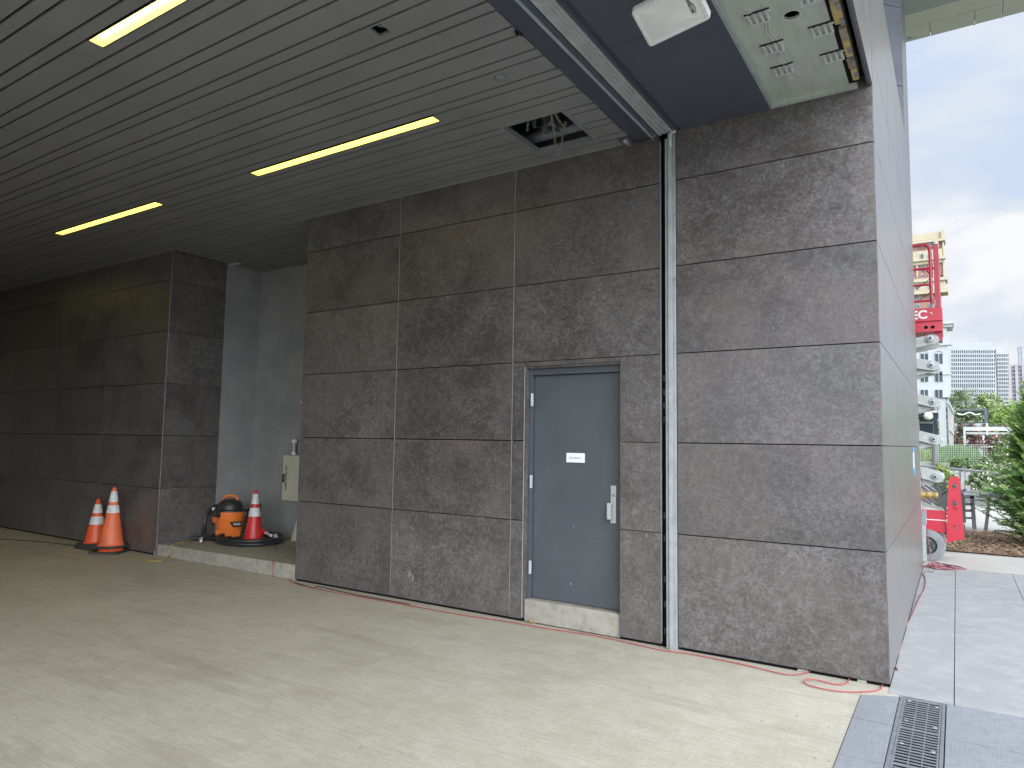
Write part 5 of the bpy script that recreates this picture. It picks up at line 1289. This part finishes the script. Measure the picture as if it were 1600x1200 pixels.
pb('transom', (1438, 658.5), (1458, 662), YV+1.3, .1, pal, pv); pb('door_panel', (1438, 663), (1457, 680), YV+1.3, .1, nav2, pv); pb('porch_post', (1457.5, 652), (1460, 700), YV+.9, .1, pal, pv); pb('porch_post', (1461, 651), (1464, 712), YV+.2, .2, blue_st, pv); pb('porch_post', (1434, 655), (1438, 700), YV+.8, .1, pal, pv)
gl = thing('globe_lamp', at(1450.5, 650, YV-.1), 'white round globe lamp under the pavilion porch roof', 'lamp'); p = gl.location
MB().lathe([(.16*sin(pi*i/10), -.16*cos(pi*i/10)) for i in range(11)], p, 18).build('globe', white_plastic, gl, smooth=True); MB().tube([Vector(p)+Vector((0, 0, .14)), Vector(p)+Vector((0, .1, .3))], .03, 8).build('bracket', ink_b, gl)

# ------------------------------------------------------------------ trees behind
T = [((1510, 638), 70, 2.0, 1.9, 'oak', 'broad grey-green oak left of the others before the white high-rise'),
     ((1547, 634), 66, 1.3, 1.5, 'olive', 'taller pointed light green tree in front of the high-rise centre'),
     ((1516, 652), 60, 1.6, 1.0, 'oak', 'low dark green tree directly behind the shade frame'),
     ((1498, 650), 64, 1.0, 1.0, 'olive', 'light green tree low behind the left of the shade frame'),
     ((1558, 656), 60, 1.8, 1.3, 'olive', 'wide yellow-green tree right of the shade frame'),
     ((1586, 662), 48, 1.5, 1.2, 'bright', 'bright yellow-green tree just above the arborvitae'),
     ((1622, 655), 46, 1.8, 1.5, 'bright', 'bright yellow-green tree cut by the right edge of the photo'),
     ((1470, 680), 60, 3, 1.6, 'oak', 'dark tree hidden mostly by the pavilion')]
for i, ((px, py), Y, rx, rz_, kd, l_) in enumerate(T):
    p = at(px, py, Y); tree('broadleaf_tree', (p.x, Y, 0), p.z+rz_, (rx, rx*.8, rz_), 5200, .085, kd, l_, 'tree', 80+i, 'trees beyond the garden', trunk_r=.2, crown_z=p.z, clumps=46)

# ------------------------------------------------------------------ buildings
glass = mat('dark_window_glass', (.035, .045, .058), .5, 0, (.07, .085, .10), .5, spec=.2)
brick = mat('red_brick', (.26, .14, .11), .85, 0, (.31, .18, .14), 1.2, var2=(.28, .14, .11), scale2=4)
creamst = mat('cream_stone', (.37, .32, .22), .8, 0, (.42, .365, .26), .6)
whst = mat('white_stone', (.37, .385, .385), .75, 0, (.40, .415, .415), .3)
whhr = mat('white_concrete_tower', (.34, .355, .36), .8, 0, (.37, .385, .39), .08)
Yb = 150.
bt = thing('brick_tower', (at(1452, 690, Yb).x, Yb, 0), 'tall brick tower with cream stone cornices behind the lift rails', 'building')
def bb(a_, c_, Y, dy, m_, par, name, bevel=0):
    b = MB(); pbox(b, a_[0], a_[1], c_[0], c_[1], Y, dy); return b.build(name, m_, par, bevel=bevel)
bb((1395, 432), (1479, 700), Yb, 4, brick, bt, 'brick_body'); bb((1395, 374), (1476, 432), Yb+.6, 3.4, brick, bt, 'upper_body')
bb((1395, 364), (1473, 374), Yb+.3, 3.6, creamst, bt, 'parapet'); bb((1470, 359), (1476.5, 374), Yb-.2, 3, creamst, bt, 'corner_block')
bb((1395, 374), (1477, 378), Yb-.4, 4, creamst, bt, 'cornice'); bb((1395, 390.5), (1474, 412), Yb+.2, 3, creamst, bt, 'stone_band'); bb((1395, 403), (1477.5, 406), Yb-.3, 1.2, creamst, bt, 'cornice')
bb((1395, 434), (1480.5, 439), Yb-.7, 4, creamst, bt, 'cornice'); bb((1395, 439), (1478, 452), Yb-.2, 4, creamst, bt, 'stone_band'); bb((1395, 452), (1481.5, 458), Yb-.9, 4, creamst, bt, 'cornice')
for x in (1433, 1447, 1459): bb((x-1.6, 412), (x+1.6, 434), Yb+.3, 1, creamst if x != 1447 else brick, bt, 'pier')
bb((1472, 378), (1477, 434), Yb+.2, 2, creamst, bt, 'pier')
def win(cx, cy, w, h, Y, par, frame=whst, cols_=2, rows_=3):
    o = bb((cx-w/2-.5, cy-h/2-.5), (cx+w/2+.5, cy+h/2+.5), Y-.12, .1, frame, par, 'window')
    b = MB()
    for i in range(cols_):
        for j in range(rows_):
            ww, hh = w/cols_, h/rows_; x0 = cx-w/2+ww*i+.22; y0 = cy-h/2+hh*j+.22
            pbox(b, x0, y0, x0+ww-.44, y0+hh-.44, Y-.16, .03)
    b.build('pane', glass, o)
for x in (1441, 1452.5, 1464):
    win(x, 382, 4.6, 6.5, Yb-.0, bt)
for x in (1441, 1453): win(x, 400.5, 4.6, 7.5, Yb+.1, bt)
for x in (1441.5, 1453): win(x, 417.5, 4.6, 8, Yb+.5, bt); win(x, 431, 4.6, 4.4, Yb+.5, bt, rows_=2)
for x in (1433.5, 1453.5): win(x, 447.5, 4.6, 7, Yb-.3, bt)
for x, y in ((1434.5, 465.5), (1454.5, 465.5), (1434.5, 478.5), (1454.5, 478.5), (1434.5, 492), (1454.5, 492)): win(x, y, 5, 6, Yb-.02, bt)
# white stone office
Yo = 95.
wo = thing('stone_office', (at(1450, 690, Yo).x, Yo, 0), 'white stone office building with dark square windows and heavy cornice', 'building')
bb((1390, 508), (1487, 720), Yo, 4, whst, wo, 'wall'); bb((1390, 503.5), (1490, 507), Yo-.6, 4, whst, wo, 'cornice'); bb((1390, 507), (1488.5, 512), Yo-.3, 4, whst, wo, 'cornice'); bb((1390, 537), (1488, 540), Yo-.25, 1, whst, wo, 'string_course')
bb((1390, 584), (1487.6, 586), Yo-.12, 1, whst, wo, 'string_course')
for y, h in ((529, 14), (560, 15), (588, 16), (617, 16), (647, 16), (678, 16)):
    for x, w in ((1398, 12), (1421, 12), (1444.5, 12), (1467, 12)):
        o = bb((x-w/2-.4, y-h/2-.4), (x+w/2+.4, y+h/2+.4), Yo-.08, .07, mat('window_surround', (.42, .44, .45), .7) if 'window_surround' not in bpy.data.materials else bpy.data.materials['window_surround'], wo, 'window')
        b = MB(); pbox(b, x-w/2, y-h/2, x+.4-.8, y+h/2, Yo-.12, .03); pbox(b, x+.4, y-h/2, x+w/2, y+h/2, Yo-.12, .03); b.build('pane', glass, o)
for x in (1444.5, 1467):
    b = MB(); pts = [at(x+6.4*cos(a), 552-4.4*sin(a), Yo-.1) for a in [pi*i/12 for i in range(13)]]; b.tube(pts, .04, 4); b.build('arch_moulding', mat('moulding_grey', (.40, .41, .42), .7) if 'moulding_grey' not in bpy.data.materials else bpy.data.materials['moulding_grey'], wo)
# high-rise
def highrise(name, Y, x0, x1, ytop, ybot, ncol, rows, wx, label, side=None, m_=whhr, cat='building'):
    t = thing(name, (at((x0+x1)/2, 690, Y).x, Y, 0), label, cat)
    bb((x0, ytop), (x1, 700), Y, 9, m_, t, 'tower_wall')
    cells = []
    for (yc_, hh) in rows:
        for k in range(ncol):
            xc = x0+side[0]+(x1-x0-side[0]-side[1])*(k+.5)/ncol; cells.append((xc, yc_, hh))
    for i, (xc, yc_, hh) in enumerate(cells[:99]):
        b = MB(); pbox(b, xc-wx/2, yc_-hh/2, xc+wx/2, yc_+hh/2, Y-.06, .05); b.build('window', glass, t)
    b = MB()
    for (xc, yc_, hh) in cells[99:]: pbox(b, xc-wx/2, yc_-hh/2, xc+wx/2, yc_+hh/2, Y-.06, .05)
    if cells[99:]: tag(b.build('window', glass, t), kind='stuff')
    return t
Yh = 330.
rows = [(549.5+6.55*k, 4.2) for k in range(8)]+[(602.5, 6.2)]+[(611+6.5*k, 4.2) for k in range(9)]
highrise('high_rise', Yh, 1478, 1556, 535.5, 700, 21, rows, 1.9, 'wide white concrete high-rise with rows of narrow dark windows', (8, .6))
rows = [(555.5+6.15*k, 4.0) for k in range(20)]
highrise('high_rise', Yh+9, 1556.2, 1578.5, 543.5, 700, 7, rows, 1.7, 'narrower lower white tower right of the wide high-rise', (1, 2.2))
# unfinished tower
Yu = 260.
ut = thing('unfinished_tower', (at(1600, 690, Yu).x, Yu, 0), 'unfinished tower of concrete floors with purple-blue glazing at the right edge', 'building')
bb((1580.5, 572), (1660, 700), Yu+1.2, 8, mat('violet_glazing', (.16, .16, .27), .4, 0, (.22, .21, .33), .15), ut, 'glazing')
flo = mat('floor_slab_concrete', (.34, .31, .30), .8)
for k in range(19): bb((1579.5, 570+6.3*k), (1660, 571.2+6.3*k), Yu+.7, .5, flo, ut, 'floor_slab')
for x in (1579.5, 1590.2, 1601, 1612, 1623): bb((x, 570), (x+1.2, 700), Yu+.5, .6, flo, ut, 'column')
cm = thing('crane_mast', at(1594, 570, Yu), 'small lattice crane mast standing on the unfinished tower', 'crane'); b = MB()
pA, pB = at(1592, 570, Yu), at(1596, 541, Yu); zA, zB = pA.z, pB.z; n = 9
for cx_, cy_ in ((0, 0), (1, 0), (1, 1), (0, 1)): b.tube([(pA.x+cx_*(pB.x-pA.x), Yu+cy_, zA), (pA.x+cx_*(pB.x-pA.x), Yu+cy_, zB)], .08, 4)
for k in range(n):
    z0 = zA+(zB-zA)*k/n; z1 = zA+(zB-zA)*(k+1)/n; b.tube([(pA.x, Yu, z0), (pB.x, Yu, z1)], .06, 4); b.tube([(pB.x, Yu, z0), (pA.x, Yu, z1)], .06, 4)
b.build('mast', mat('crane_grey', (.25, .27, .32), .6), cm)
b = MB(); b.tube([at(1588.5, 545, Yu), at(1599, 541.5, Yu)], .12, 4); b.tube([at(1590, 551, Yu), at(1598, 551, Yu)], .1, 4); b.build('jib', bpy.data.materials['crane_grey'], cm)
